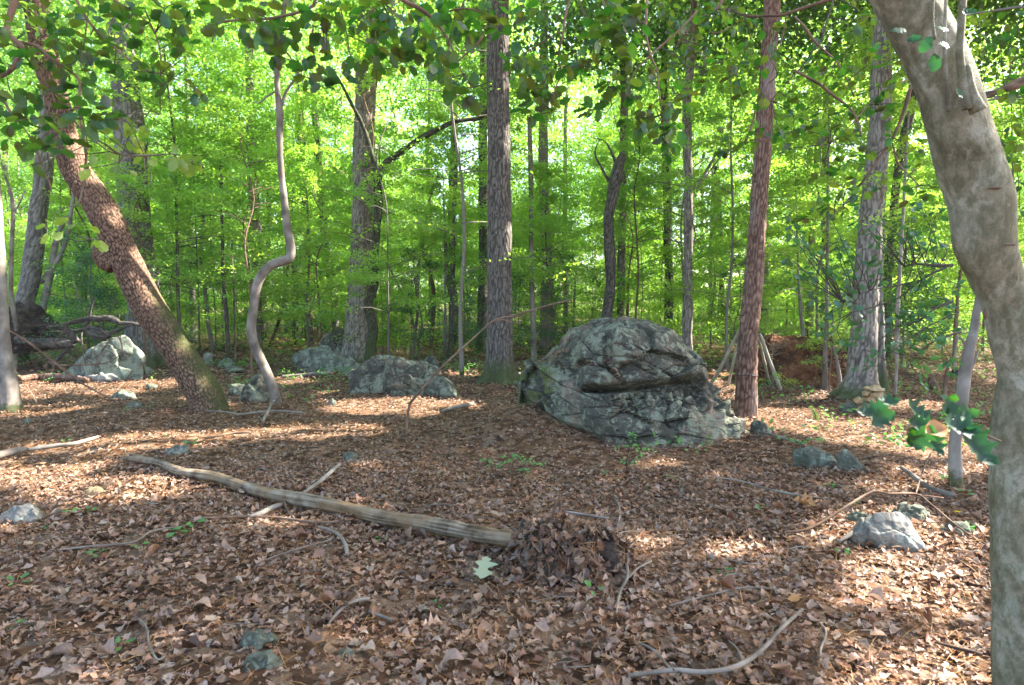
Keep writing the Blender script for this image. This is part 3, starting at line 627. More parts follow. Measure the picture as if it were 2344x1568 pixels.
# ================================================================== TREES
def wpath(pts, Y, lean=0, dz=0):
    """picture polyline (x, y, width px) at depth Y -> x,y,z,r rows"""
    out = []
    for i, (px, py, w) in enumerate(pts):
        p = D(px, py, Y+lean*i); out.append([*p, max(w, 1)/2/FPX*p[1]])
    return out
def extend(path, top, taper=.35, seed=0):
    """carry a trunk on up to height `top` with its own lean"""
    a, b = np.array(path[-2]), np.array(path[-1]); d = (b-a)[:3]; d /= np.linalg.norm(d); d = d*.35+np.array([0, 0, .65]); d /= np.linalg.norm(d); r = b[3]; z = b[2]; P = [list(q) for q in path]; rg = np.random.default_rng(seed)
    n = max(1, int((top-z)/2.2))
    for k in range(1, n+1):
        q = b[:3]+d*(top-z)*k/n+np.append(rg.normal(0, .08, 2), 0); P.append([*q, r*(1-(1-taper)*k/n)])
    return P
CAN, UND = [], []
def leaves_mesh(name, P, Nrm, L, Wd, tint, mat):
    """one folded four-cornered blade per leaf"""
    n = len(P); rg = np.random.default_rng(n)
    ax = rg.normal(size=(n, 3)); ax -= Nrm*(ax*Nrm).sum(1)[:, None]; ax /= np.linalg.norm(ax, axis=1)[:, None]
    sd_ = np.cross(Nrm, ax); L = L[:, None]; Wd = Wd[:, None]
    v = np.stack([P, P+ax*L*.45+sd_*Wd*.5+Nrm*Wd*.15, P+ax*L-Nrm*L*.1, P+ax*L*.4-sd_*Wd*.5+Nrm*Wd*.15], 1).reshape(-1, 3)
    i = np.arange(n)[:, None]*4; f = np.concatenate([i+[0, 1, 2], i+[0, 2, 3]], 1).reshape(-1, 3)
    return build_mesh(name, v, f, mat, attrs={'tint': ('FACE', np.repeat(tint, 2))})
def unit(v): return v/np.linalg.norm(v, axis=1)[:, None]
def canopy_crown(seed, mat='leaf_canopy', R=3.6, H=7, ncl=105, per=120, cr=.8, ls=.13):
    rg = np.random.default_rng(seed); c = []
    while len(c) < ncl:
        p = rg.uniform(-1, 1, 3); r = np.linalg.norm(p)
        if r < 1 and r > .35: c.append(p*[R, R, H/2])
    c = np.array(c); P = (c[:, None]+rg.normal(0, 1, (ncl, per, 3))*[cr*.6, cr*.6, cr*.28]).reshape(-1, 3)
    N = unit(rg.normal(0, .6, P.shape)+[0, 0, .7]); n = len(P)
    t = np.clip(np.repeat(rg.uniform(0, 1, ncl), per)*.5+rg.uniform(0, .5, n), 0, 1)
    return leaves_mesh('crown', P, N, rg.uniform(.7, 1.2, n)*ls, rg.uniform(.45, .65, n)*ls, t, M[mat])
def under_crown(seed, mat='leaf_under', R=2.0, H=5.0, nb=46, per=150, ls=.078, droop=.1):
    """flat sprays carried on rising branches, as in young maples and beeches; origin at crown bottom"""
    rg = np.random.default_rng(seed); P = []; br = []
    for b in range(nb):
        z = rg.uniform(0, 1); a = rg.uniform(0, 2*math.pi); L = R*(1-.55*z)*rg.uniform(.55, 1.1); up = rg.uniform(.02, .38)
        d = np.array([math.cos(a), math.sin(a)]); s = np.array([-d[1], d[0]]); t = rg.beta(2.2, 1.3, per); w = rg.normal(0, .26, per)*L*.55*(t+.15)
        q = np.zeros((per, 3)); q[:, :2] = d*(t*L)[:, None]+s*w[:, None]; q[:, 2] = z*H+up*t*L-droop*np.abs(w)-.12*t*t*L+rg.normal(0, .06, per)
        P.append(q); br.append([(0, 0, z*H-.1, .012), (*(d*L*.5), z*H+up*L*.5-.03*L, .007), (*(d*L), z*H+(up-.12)*L, .002)])
    P = np.vstack(P); n = len(P); N = unit(rg.normal(0, .5, P.shape)+[0, 0, 1])
    t = np.clip(np.repeat(rg.uniform(0, 1, nb), per)*.55+rg.uniform(0, .45, n), 0, 1)
    me = leaves_mesh('crown', P, N, rg.uniform(.7, 1.25, n)*ls, rg.uniform(.5, .75, n)*ls, t, M[mat]); return me, br
for k in range(4): CAN.append(canopy_crown(100+k))
UB = []
for k in range(5): me, br = under_crown(200+k, nb=44+2*k); UND.append(me); UB.append(br)
DK = [under_crown(260+k, 'leaf_dark', R=1.3, H=2.6, nb=36, per=80, ls=.06)[0] for k in range(2)]
def add_crown(parent, me, loc, s=1, rz=0, sz=None, name='crown'):
    o = bpy.data.objects.new(name, me); COL.objects.link(o); o.parent = parent
    o.location = Vector(loc)-parent.location; o.rotation_euler = (0, 0, rz); o.scale = (s, s, sz or s); return o
BARK = {'oak_moss': bark_furrow(.04, .2, .014, .012, 6), 'sourwood': bark_plates(), 'oak': bark_furrow(.045, .3, .02), 'oak_pale': bark_furrow(.05, .26, .018, s=3), 'oak_dark': bark_furrow(.055, .26, .022, .02, 5), 'pine': bark_furrow(.036, .16, .014, .012, 8), 'smooth': bark_smooth(.006, 5), 'sapling': bark_smooth(.003, 6, 2), 'reddish': bark_smooth(.004, 7, 3), 'twig': bark_smooth(.002, 8, 5), 'twig_pale': bark_smooth(.002, 8, 6), 'twig_dark': bark_smooth(.003, 8, 7), 'holly_bark': bark_smooth(.0045, 3.4, 4), 'deadwood': bark_furrow(.05, .3, .02, .03, 9)}
def big_tree(name, label, bark, pts, Yd, nu=96, step=.035, top=13, crown=None, limbs=(), flare=0, cat='tree', group=None, cs=1, lift=0, coarse_z=7.5, sink=.15):
    base = G(pts[0][0], pts[0][1]) if Yd is None else np.array([D(pts[0][0], pts[0][1], Yd)[0], Yd, 0])
    if Yd is not None: base[2] = float(gh(base[0], base[1]))
    Y = base[1]; path = wpath(pts, Y); path[0][2] = base[2]; p0 = list(path[0]); p0[2] -= sink; p0[3] *= 1.12; path = [p0]+path
    if top: path = extend(path, top, seed=len(label))
    e = empty(name, base, label, cat, group)
    stp = lambda q: step if q[2] < coarse_z else .45
    v, f, h = tube(path, nu, stp, BARK[bark])
    if flare:      # buttress flare at the foot
        z = v[:, 2]-base[2]; k = np.exp(-np.clip(z, 0, 9)/.16)*flare; an = np.arctan2(v[:, 1]-base[1], v[:, 0]-base[0])
        s = 1+k*(.6+.55*np.sin(an*5+len(label))+.3*np.sin(an*8+1)); v[:, 0] = base[0]+(v[:, 0]-base[0])*s; v[:, 1] = base[1]+(v[:, 1]-base[1])*s
    mktube('trunk', [(v, f, h)], M[bark], e)
    for L in limbs:
        nm = 'limb'; mktube(nm, [tube(wpath(L, Y if name != 'holly_tree' else HOLY), 12 if nu > 40 else 8, .05 if name != 'holly_tree' else .01, BARK[bark])], M[bark], e)
    if crown is not None:
        tp = path[-1]; rg = np.random.default_rng(len(label)*7+int(pts[0][0]))
        if crown == 'can': add_crown(e, CAN[rg.integers(4)], (tp[0], tp[1], tp[2]-1.5), cs, rg.uniform(0, 6))
        elif crown == 'und': add_crown(e, UND[rg.integers(5)], (tp[0], tp[1], tp[2]-4*cs+lift), cs, rg.uniform(0, 6))
    return e
B = big_tree
# --- the big ones
lt = B('leaning_tree', 'leaning tree with orange-brown blocky bark and moss on its upper side', 'sourwood', [(478, 936, 83), (468, 905, 76), (440, 858, 72), (405, 798, 70), (372, 748, 68), (341, 705, 70), (306, 635, 68), (280, 582, 65), (258, 530, 63), (227, 469, 61), (196, 425, 59), (170, 380, 56), (147, 300, 50), (127, 215, 50), (104, 135, 52), (91, 60, 52), (84, 0, 52), (78, -60, 50)], None, 116, .017, top=9, crown='can', cs=.8, sink=.1, coarse_z=5.2)
kp = wpath([(262, 612, 40), (246, 596, 50), (232, 574, 44), (226, 560, 22)], lt.location[1]-.05)
mktube('burl', [tube(kp, 60, .012, bark_plates(.03, .035, .009))], M['sourwood'], lt)
B('oak_tree', 'straight dark furrowed oak in the centre, moss at its foot', 'oak', [(1140, 876, 84), (1142, 850, 68), (1143, 800, 60), (1144, 700, 56), (1144, 500, 53), (1142, 300, 52), (1140, 100, 50), (1139, -40, 48)], None, 110, .03, flare=.55, crown='can')
B('oak_tree', 'thick pale grey oak behind the tall wedge boulder, left of centre', 'oak_pale', [(818, 832, 86), (818, 790, 66), (819, 740, 58), (824, 650, 52), (829, 529, 46), (832, 360, 46), (837, 210, 46), (842, 100, 52), (846, -20, 46)], None, 90, .04, flare=.4, crown='can', limbs=[[(838, 150, 30), (820, 90, 26), (800, 10, 22), (790, -60, 18)], [(842, 160, 22), (870, 100, 22), (900, 20, 16)]])
B('oak_tree', 'thick dark oak half hidden behind the leaning tree', 'oak_dark', [(330, 816, 96), (326, 780, 76), (325, 740, 66), (330, 648, 62), (312, 529, 62), (302, 400, 62), (292, 250, 58), (283, 150, 54), (276, 20, 50)], 15.5, 90, .04, flare=.5, crown='can')
B('pine_tree', 'russet barked pine with a thin dark cord round it, right of the huge boulder', 'pine', [(1706, 952, 52), (1708, 900, 47), (1708, 858, 45), (1713, 768, 42), (1724, 648, 39), (1737, 469, 36), (1748, 300, 35), (1760, 120, 33), (1768, -20, 32)], None, 84, .026, flare=.15, crown='can')
B('oak_tree', 'thick grey oak behind the little stone cairn at right', 'oak_pale', [(1967, 908, 84), (1972, 860, 62), (1975, 800, 57), (1981, 680, 53), (1990, 559, 50), (1996, 469, 46), (2013, 299, 44), (2017, 179, 42), (2020, 40, 38), (2024, -60, 36)], None, 90, .035, flare=.5, crown='can')
B('tree', 'dark trunk close behind the right side of the grey cairn oak', 'oak_dark', [(2016, 893, 28), (2014, 800, 24), (2010, 690, 20), (2014, 590, 16), (2020, 480, 14), (2026, 300, 13)], None, 36, .06, top=10, crown='can', cs=.6)
B('tree', 'bent slim trunk leaning right high between the cairn oak and the foreground trunk', 'oak', [(2030, 850, 16), (2032, 700, 15), (2035, 600, 16), (2045, 480, 17), (2064, 340, 18), (2088, 235, 18), (2100, 100, 16)], 17, 30, .08, top=12, crown='can', cs=.6)
B('snag_tree', 'broken topped grey tree rising behind the huge boulder', 'oak', [(1386, 800, 28), (1390, 723, 26), (1398, 648, 22), (1396, 589, 24), (1393, 499, 24), (1402, 449, 26), (1411, 400, 26), (1420, 368, 20), (1424, 352, 10)], 16, 48, .05, top=0, limbs=[[(1394, 415, 7), (1375, 380, 6), (1362, 350, 4), (1372, 320, 3)], [(1412, 380, 6), (1398, 345, 5), (1382, 322, 3), (1355, 316, 2)]])
B('tree', 'slender pale tree rising directly behind the broken topped tree', 'oak_pale', [(1420, 800, 18), (1424, 500, 17), (1428, 344, 18), (1429, 230, 17), (1426, 110, 16), (1427, 0, 15)], 19, 30, .08, top=12, crown='can', cs=.7)
B('tree', 'knobbly pale tree between the boulder top and the russet pine', 'oak_pale', [(1576, 842, 27), (1574, 800, 24), (1573, 738, 22), (1574, 648, 21), (1576, 529, 20), (1576, 419, 19), (1571, 299, 18), (1574, 209, 18), (1583, 120, 17), (1588, 0, 15)], None, 44, .05, top=12, crown='can', cs=.7, flare=.1, limbs=[[(1590, 430, 8), (1612, 400, 6), (1640, 350, 4), (1655, 330, 2)]])
ft = B('forked_tree', 'forked mossy tree hugging the thick pale oak, its limb sweeping right', 'oak_moss', [(848, 832, 30), (848, 800, 26), (853, 770, 24), (852, 735, 24), (842, 700, 20), (848, 675, 20), (857, 648, 19), (860, 559, 18), (866, 469, 20), (864, 425, 20), (866, 402, 19)], 14.3, 40, .04, top=0, flare=.3,
   limbs=[[(865, 408, 13), (856, 370, 11), (840, 314, 11), (826, 278, 10), (806, 240, 9), (783, 195, 8), (765, 165, 6)], [(866, 408, 16), (874, 388, 15), (884, 372, 15), (915, 350, 13), (950, 325, 12), (984, 305, 12), (1010, 292, 10), (1034, 281, 11), (1065, 275, 10), (1094, 272, 9), (1112, 257, 9), (1130, 235, 6)]])
B('crooked_sapling', 'grey sapling with a sharp kink, curving up left of centre', 'sapling', [(632, 922, 26), (628, 898, 22), (613, 858, 22), (594, 818, 21), (580, 785, 21), (575, 750, 21), (580, 705, 20), (588, 655, 20), (602, 625, 21), (622, 607, 20), (648, 597, 22), (664, 588, 20), (665, 562, 19), (657, 520, 18), (650, 450, 15), (643, 390, 14), (640, 320, 14), (640, 260, 15), (635, 200, 12), (635, 130, 12), (645, 60, 11), (655, -20, 10)], None, 44, .03, top=0,
   limbs=[[(643, 243, 8), (655, 210, 6), (676, 179, 5), (684, 155, 3)], [(633, 208, 4), (610, 222, 4), (592, 236, 3), (580, 232, 2)]])
HOLY = 1.87
hol = B('holly_tree', 'big mottled grey-tan trunk leaning in the right foreground, out of focus', 'holly_bark', [(2360, 1700, 131), (2354, 1568, 133), (2353, 1400, 137), (2353, 1250, 144), (2355, 1100, 148), (2346, 1000, 130), (2345, 917, 109), (2337, 850, 85), (2320, 780, 87), (2302, 690, 90), (2276, 620, 105), (2254, 559, 122), (2244, 466, 129), (2219, 380, 127), (2194, 299, 122), (2170, 209, 121), (2136, 120, 116), (2100, 50, 114), (2062, -10, 106), (2000, -90, 96), (1930, -170, 90), (1850, -260, 92), (1780, -380, 91)], 2.0, 140, .012, top=0, sink=.1, coarse_z=3, cat='tree',
   limbs=[[(2215, 250, 20), (2205, 190, 17), (2197, 120, 16), (2200, 60, 16), (2204, 0, 15), (2205, -60, 13)], [(2172, 255, 10), (2168, 200, 8), (2163, 130, 8), (2163, 60, 7), (2166, -30, 7)], [(2140, 90, 7), (2135, 50, 6), (2136, -20, 6)], [(2240, 255, 34), (2222, 210, 24), (2212, 150, 16)]])
B('tree', 'smooth pale stem with a mossy foot at the far left edge', 'smooth', [(27, 940, 44), (24, 905, 38), (16, 850, 32), (8, 790, 29), (3, 740, 27), (1, 660, 25), (-3, 580, 24), (-8, 480, 22), (-14, 350, 20)], None, 44, .03, top=0)
B('sapling', 'thin upright stem just right of the far left pale stem', 'sapling', [(34, 850, 10), (36, 800, 10), (37, 750, 9), (29, 700, 10), (25, 660, 9), (27, 559, 8), (30, 484, 8), (24, 440, 6), (10, 400, 5)], None, 14, .06, top=0, limbs=[[(30, 490, 4), (45, 465, 3), (60, 430, 2)]])
B('sapling', 'pale leaning sapling with a broken stub, right of the far left stems', 'smooth', [(60, 830, 18), (74, 780, 17), (87, 738, 16), (101, 690, 15), (113, 640, 14), (119, 610, 13), (127, 560, 12), (136, 530, 10), (150, 495, 9)], None, 24, .04, top=0, limbs=[[(82, 644, 12), (98, 643, 11), (112, 622, 11), (131, 598, 10), (148, 560, 10), (157, 530, 9), (163, 484, 8), (172, 430, 7), (185, 380, 5), (205, 330, 3)], [(155, 545, 4), (175, 552, 3), (200, 552, 3)]])
B('tree', 'dark slanting trunk behind the leaning sapling at upper left', 'oak_dark', [(40, 800, 40), (52, 720, 38), (68, 640, 37), (80, 560, 36), (85, 500, 36), (95, 430, 34), (104, 340, 33), (112, 200, 30)], 16, 40, .07, top=11, crown='can', cs=.7)
B('sapling', 'slim tree standing in the right foreground against the big trunk', 'smooth', [(2188, 1112, 29), (2186, 1050, 27), (2188, 1000, 25), (2196, 950, 26), (2203, 900, 26), (2210, 850, 25), (2218, 800, 23), (2228, 760, 20), (2238, 700, 16), (2262, 600, 12)], None, 34, .025, top=0, limbs=[[(2206, 870, 8), (2225, 840, 6), (2240, 800, 4)], [(2218, 805, 6), (2195, 770, 6), (2186, 800, 5), (2184, 850, 3)]])
kv, kf = ICO[4]
for (kx, ky, a_, b_) in ((2282, 430, .022, .003), (2310, 560, .02, .004), (2256, 720, .006, .016)):
    kc = D(kx, ky, 1.900); kd = kv*[a_, .005, b_]; kd = kd*(1+.3*fbm(kd, 60, 3, kx))[:, None]; mk('bark_scar', kd+kc, kf, M['twig_dark'], hol, smooth=True, attrs={'h': ('POINT', np.full(len(kd), .6))})
# dark cord on the pine
pp = wpath([(1700, 858, 2)], 1)
pc = D(1708, 857, float(G(1706, 952)[1])); rr = 23/FPX*pc[1]
ring = [[pc[0]+rr*1.08*math.cos(a), pc[1]+rr*1.08*math.sin(a), pc[2]+.006*math.sin(a*3), .0055] for a in np.linspace(0, 2*math.pi, 20)]
tag(mktube('cord', [tube(ring, 6, .03)], M['black'], base=pc), 'thin black cord tied round the russet pine', 'cord')
# --- mid-distance trunks: x,y,w polylines; (bark, depth or None, polyline, label, crown, scale)
MIDT = [
 ('reddish', None, [(716, 780, 24), (712, 740, 22), (706, 708, 20), (703, 618, 17), (704, 559, 15), (703, 500, 12), (690, 380, 12), (686, 230, 10)], 'reddish brown trunk wound by a vine, left of the thick pale oak', 'und', 1.1),
 ('sapling', None, [(724, 778, 7), (727, 753, 8), (722, 725, 7), (712, 700, 6), (703, 678, 6), (701, 640, 6), (708, 600, 6), (712, 570, 5), (706, 530, 4), (700, 500, 3)], 'twisting vine stem on the right of the reddish brown trunk', None, 1),
 ('oak_dark', None, [(770, 790, 16), (768, 740, 16), (765, 693, 16), (759, 648, 18), (752, 590, 17), (745, 545, 17), (738, 480, 15), (730, 380, 14), (716, 200, 12)], 'grey trunk leaning left just left of the thick pale oak', 'und', 1.2),
 ('reddish', None, [(783, 752, 9), (774, 735, 8), (766, 712, 8), (770, 685, 7), (776, 660, 5), (770, 620, 4), (776, 585, 4), (768, 565, 6), (758, 545, 5), (765, 530, 3)], 'short reddish stem bending beside the pale twin stems', None, 1),
 ('twig_pale', None, [(787, 758, 8), (784, 700, 7), (780, 640, 7), (778, 560, 6), (777, 470, 6), (770, 380, 5), (768, 280, 4)], 'left of two pale twin stems before the thick pale oak', 'und', .8),
 ('twig_pale', None, [(792, 762, 5), (791, 690, 5), (792, 600, 5), (795, 520, 4), (800, 450, 4)], 'right of two pale twin stems before the thick pale oak', None, 1),
 ('oak_dark', None, [(676, 775, 15), (675, 700, 14), (674, 620, 13), (672, 540, 13), (690, 380, 14), (686, 270, 16), (684, 100, 14)], 'dark trunk standing right of the crooked sapling', 'can', .6),
 ('oak_pale', None, [(586, 800, 26), (587, 700, 25), (588, 600, 25), (585, 520, 24), (580, 420, 22), (575, 300, 20), (570, 120, 18)], 'thick trunk with a sunlit face behind the crooked sapling', 'can', .9),
 ('oak_dark', None, [(604, 780, 12), (606, 680, 12), (612, 580, 11), (616, 510, 10), (612, 420, 9)], 'slim dark trunk close behind the crooked sapling kink', 'und', 1),
 ('reddish', None, [(985, 800, 9), (990, 750, 9), (993, 700, 9), (992, 665, 9), (984, 620, 7), (975, 595, 6), (966, 575, 4)], 'small forked reddish tree beyond the middle rocks', 'und', .7),
 ('twig_pale', None, [(942, 822, 8), (950, 760, 7), (955, 723, 7), (956, 660, 6), (960, 600, 6), (968, 560, 6), (976, 500, 5), (984, 455, 4), (1000, 410, 3)], 'thin pale sapling rising behind the middle rocks', 'und', .7),
 ('sapling', None, [(960, 810, 4), (946, 740, 4), (925, 680, 4), (905, 640, 3), (892, 615, 3)], 'thin grey stem slanting left behind the middle rocks', None, 1),
 ('oak_dark', None, [(1018, 826, 7), (1019, 760, 7), (1019, 680, 7), (1020, 600, 6), (1018, 520, 5)], 'thin dark stem left of the slim tree before the centre oak', 'und', .8),
 ('oak', None, [(1030, 826, 14), (1033, 760, 12), (1035, 690, 11), (1037, 620, 11), (1038, 560, 10), (1040, 470, 9), (1044, 360, 8)], 'slim upright tree left of the centre oak', 'und', 1.1),
 ('oak', None, [(1041, 792, 27), (1038, 700, 22), (1030, 600, 20), (1035, 450, 18), (1040, 300, 17), (1038, 160, 15)], 'grey trunk farther back behind the slim upright tree', 'can', .8),
 ('oak', None, [(1101, 806, 28), (1104, 760, 24), (1105, 680, 22), (1106, 560, 21), (1106, 420, 21), (1105, 314, 20), (1108, 150, 18)], 'grey trunk showing just left of the centre oak', 'can', .9),
 ('twig_pale', None, [(1222, 824, 15), (1222, 780, 13), (1220, 720, 13), (1218, 680, 12), (1216, 600, 10), (1215, 400, 11), (1212, 300, 10)], 'slim sunlit trunk between the centre oak and the huge boulder', 'und', 1.2),
 ('sapling', None, [(1296, 798, 8), (1296, 740, 8), (1294, 690, 7), (1296, 640, 6), (1290, 600, 5), (1276, 570, 4), (1262, 560, 3)], 'left of two thin saplings rising over the boulder left shoulder', 'und', .8),
 ('sapling', None, [(1308, 790, 6), (1312, 740, 6), (1315, 680, 5), (1318, 610, 4), (1305, 585, 3), (1290, 575, 2)], 'right of two thin saplings rising over the boulder left shoulder', 'und', .8),
 ('smooth', None, [(1418, 790, 12), (1419, 720, 11), (1421, 640, 10), (1423, 560, 10), (1426, 505, 9), (1420, 480, 6), (1412, 465, 4)], 'pale forked sapling just right of the broken topped tree', 'und', 1),
 ('oak', None, [(1530, 798, 21), (1530, 740, 19), (1532, 650, 19), (1528, 560, 19), (1528, 470, 19), (1524, 340, 17), (1520, 150, 15)], 'grey trunk far behind the right shoulder of the boulder', 'can', .9),
 ('oak_dark', None, [(188, 790, 18), (188, 690, 17), (188, 600, 17), (188, 520, 17), (184, 400, 16), (180, 200, 14)], 'straight dark trunk in the gap left of the leaning tree', 'can', .8),
 ('smooth', None, [(426, 768, 9), (430, 720, 9), (437, 670, 9), (443, 630, 9), (455, 580, 8), (469, 540, 8), (490, 520, 6), (512, 508, 4)], 'bowed grey sapling right of the leaning tree', 'und', .8),
 ('smooth', None, [(489, 806, 11), (482, 770, 10), (476, 735, 10), (472, 690, 9), (468, 650, 8), (462, 610, 8), (462, 560, 7), (466, 480, 6)], 'grey sapling with a bent foot right of the leaning tree', 'und', .9),
 ('oak', None, [(522, 826, 8), (521, 770, 9), (516, 700, 9), (512, 640, 9), (510, 590, 8), (508, 500, 7), (506, 380, 6)], 'straight slim tree midway between leaning tree and crooked sapling', 'und', 1.1),
 ('sapling', None, [(538, 822, 4), (537, 740, 4), (535, 660, 4), (530, 560, 3)], 'wiry stem right of the straight slim tree', None, 1),
 ('twig_dark', None, [(616, 792, 6), (634, 750, 7), (646, 700, 7), (656, 640, 6), (665, 580, 5), (668, 540, 4)], 'dark thin stem slanting across behind the crooked sapling', None, 1),
 ('oak_dark', None, [(262, 790, 20), (262, 740, 20), (260, 690, 20), (258, 640, 19), (254, 560, 16)], 'dark trunk between the dead logs and the leaning tree', 'und', 1.2),
 ('oak_dark', None, [(700, 782, 5), (698, 740, 5), (697, 700, 5), (696, 620, 5), (700, 560, 4), (694, 500, 4)], 'wiry stem left of the reddish brown trunk', None, 1),
 ('oak', None, [(1660, 770, 14), (1655, 700, 12), (1650, 600, 12), (1648, 500, 11), (1640, 380, 10)], 'slim trunk seen between knobbly tree and russet pine', 'und', 1),
 ('sapling', None, [(1842, 846, 10), (1840, 800, 9), (1838, 760, 9), (1833, 720, 8), (1832, 690, 8), (1828, 640, 5)], 'bent sapling in front of the red clay root plate', 'und', .8),
 ('sapling', None, [(1889, 892, 13), (1888, 850, 11), (1889, 810, 10), (1890, 770, 9), (1892, 700, 8)], 'upright sapling before the right half of the clay root plate', 'und', .8),
 ('sapling', None, [(1924, 896, 9), (1921, 860, 9), (1915, 820, 6), (1905, 790, 5)], 'small bent stem left of the cairn oak', None, 1),
 ('smooth', None, [(2048, 915, 7), (2050, 880, 7), (2052, 840, 7), (2052, 800, 9), (2054, 740, 10), (2058, 650, 8)], 'slim pale stem right of the cairn', 'und', .8),
 ('reddish', None, [(2158, 916, 9), (2163, 885, 9), (2166, 862, 9), (2170, 830, 4)], 'short reddish stub stem left of the slim right foreground tree', None, 1),
 ('oak', None, [(1885, 770, 14), (1886, 640, 13), (1888, 500, 13), (1888, 340, 12), (1890, 200, 11)], 'slim grey trunk left of the cairn oak, far back', 'can', .6),
]
for k, (bk, Yd, pts, lab, cr, s) in enumerate(MIDT):
    nm = 'tree' if max(p[2] for p in pts) > 11 else 'sapling'
    tp = D(pts[-1][0], pts[-1][1], 15)
    if cr == 'can': B(nm, lab, bk, pts, Yd, 26, .1, top=12, crown='can', cs=s)
    elif cr == 'und': B(nm, lab, bk, pts, Yd, 14, .09, top=6.5 if s > .9 else 5.4, crown='und', cs=s, lift=.2)
    else: B(nm, lab, bk, pts, Yd, 10, .08, top=0)
# --- the unnamed many
def proto_trunk(H, r, seed, nu=10, bark='oak', br=None, zoff=0):
    rg = np.random.default_rng(seed); n = 6; P = [[rg.normal(0, .05)*k*.6, rg.normal(0, .05)*k*.6, H*k/n-.15*(k == 0), r*(1-.6*k/n)*(1.25 if k == 0 else 1)] for k in range(n+1)]
    parts = [tube(P, nu, .25, BARK[bark] if nu > 12 else None)]
    for b in (br or [])[:24]:
        parts.append(tube([[q[0], q[1], q[2]+zoff, q[3]] for q in b], 4, .4))
    v, f, h = joinm(parts); h[:] = .5
    o = mktube('trunk', [(v, f, h)], M[bark]); me = o.data; bpy.data.objects.remove(o); return me
TC = [proto_trunk(13, .15, 300+k, 20, b) for k, b in enumerate(('oak_pale', 'oak_pale', 'oak', 'oak_pale'))]
TU = [proto_trunk(6.6, .035, 310+k, 8, ('sapling', 'smooth', 'reddish', 'sapling', 'oak')[k], UB[k], 1.5) for k in range(5)]
rg = np.random.default_rng(77)
def scatter_pts(n, y0, y1, dmin, k=.95, tries=6000, seed=1, ok=None):
    rg = np.random.default_rng(seed); pts = []
    for _ in range(tries):
        y = math.sqrt(rg.uniform(y0*y0, y1*y1)); x = rg.uniform(-k, k)*(y+1)
        if ok and not ok(x, y): continue
        if all((x-a)**2+(y-b)**2 > dmin**2 for a, b in pts): pts.append((x, y))
        if len(pts) >= n: break
    return pts
def place(name, tm, cm, x, y, s, rz, label, cat, group, cz, cs, trs=1.0):
    if name == 'sapling': trs = rg.uniform(.5, 1.1)
    z = float(gh(x, y)); e = empty(name, (x, y, z), label, cat, group)
    t = bpy.data.objects.new('trunk', tm); COL.objects.link(t); t.parent = e; t.rotation_euler = (0, 0, rz); t.scale = (s*trs, s*trs, s)
    c = bpy.data.objects.new('crown', cm); COL.objects.link(c); c.parent = e; c.location = (0, 0, cz); c.rotation_euler = (0, 0, rz); c.scale = (cs, cs, cs); return e
def clear(x, y):   # keep the near stage and the sightlines of the main trunks free
    return y > 12.5 or abs(x) > 8
for x, y in scatter_pts(50, 18, 46, 3.0, .95, seed=3):
    k = rg.integers(4); s = rg.uniform(.8, 1.25); place('tree', TC[k], CAN[rg.integers(4)], x, y, s, rg.uniform(0, 6), 'tall straight forest tree standing far back in the woods', 'tree', 'tall forest trees far back', 11.5*s+rg.uniform(-3.5, 1), rg.uniform(.75, 1.1), rg.uniform(.45, 1.2))
for x, y in scatter_pts(230, 12.8, 40, 1.2, .93, seed=4, ok=clear):
    k = rg.integers(5); s = rg.uniform(.75, 1.3); place('sapling', TU[k], UND[k], x, y, s, rg.uniform(0, 6), 'slender understory sapling with layered bright green leaves in the far woods', 'sapling', 'understory saplings in the far woods', (1.5 if y < 16 else rg.uniform(.2, 1.4))*s, s*rg.uniform(.95, 1.15), rg.uniform(.6, 1.5))
for x, y in [(-9.5, 13.5), (-10.6, 15.5), (-2.6, 17), (-1.5, 18.5), (1.2, 17.5), (2.4, 19), (.3, 20.5), (9.3, 14.5), (7.8, 13.2), (10.5, 17), (-12, 18), (-.6, 16.2), (6.1, 16.5), (-6.5, 20)]:
    s = rg.uniform(.8, 1.2); place('evergreen_shrub', TU[3], DK[rg.integers(2)], x, y, .45*s, rg.uniform(0, 6), 'dark glossy evergreen shrub among the pale green saplings', 'shrub', 'dark evergreen shrubs in the understory', .25, s*1.05, 1.5)
# --- far woods as one mass
def far_woods():
    rg = np.random.default_rng(9); n = 95000; y = rg.uniform(44, 74, n); x = rg.uniform(-1, 1, n)*(y*1.0+4); z = rg.uniform(0, 1, n)**.8*34
    P = np.stack([x, y, z+.5], 1); keep = fbm(P, .16, 3, 5)+.35*fbm(P, .6, 2, 8) > -.34+.012*np.clip(z-16, 0, 99); P = P[keep]; n = len(P); N = unit(rg.normal(0, .7, P.shape)+[0, 0, .6])
    me = leaves_mesh('distant_woods', P, N, rg.uniform(.35, .6, n), rg.uniform(.25, .4, n), np.clip(.5+.4*fbm(P, .3, 2, 3)+rg.normal(0, .15, n), 0, 1), M['leaf_canopy'])
    o = bpy.data.objects.new('distant_woods', me); COL.objects.link(o); tag(o, 'far green woods closing off the view behind all trunks', 'woods', kind='stuff')
far_woods()
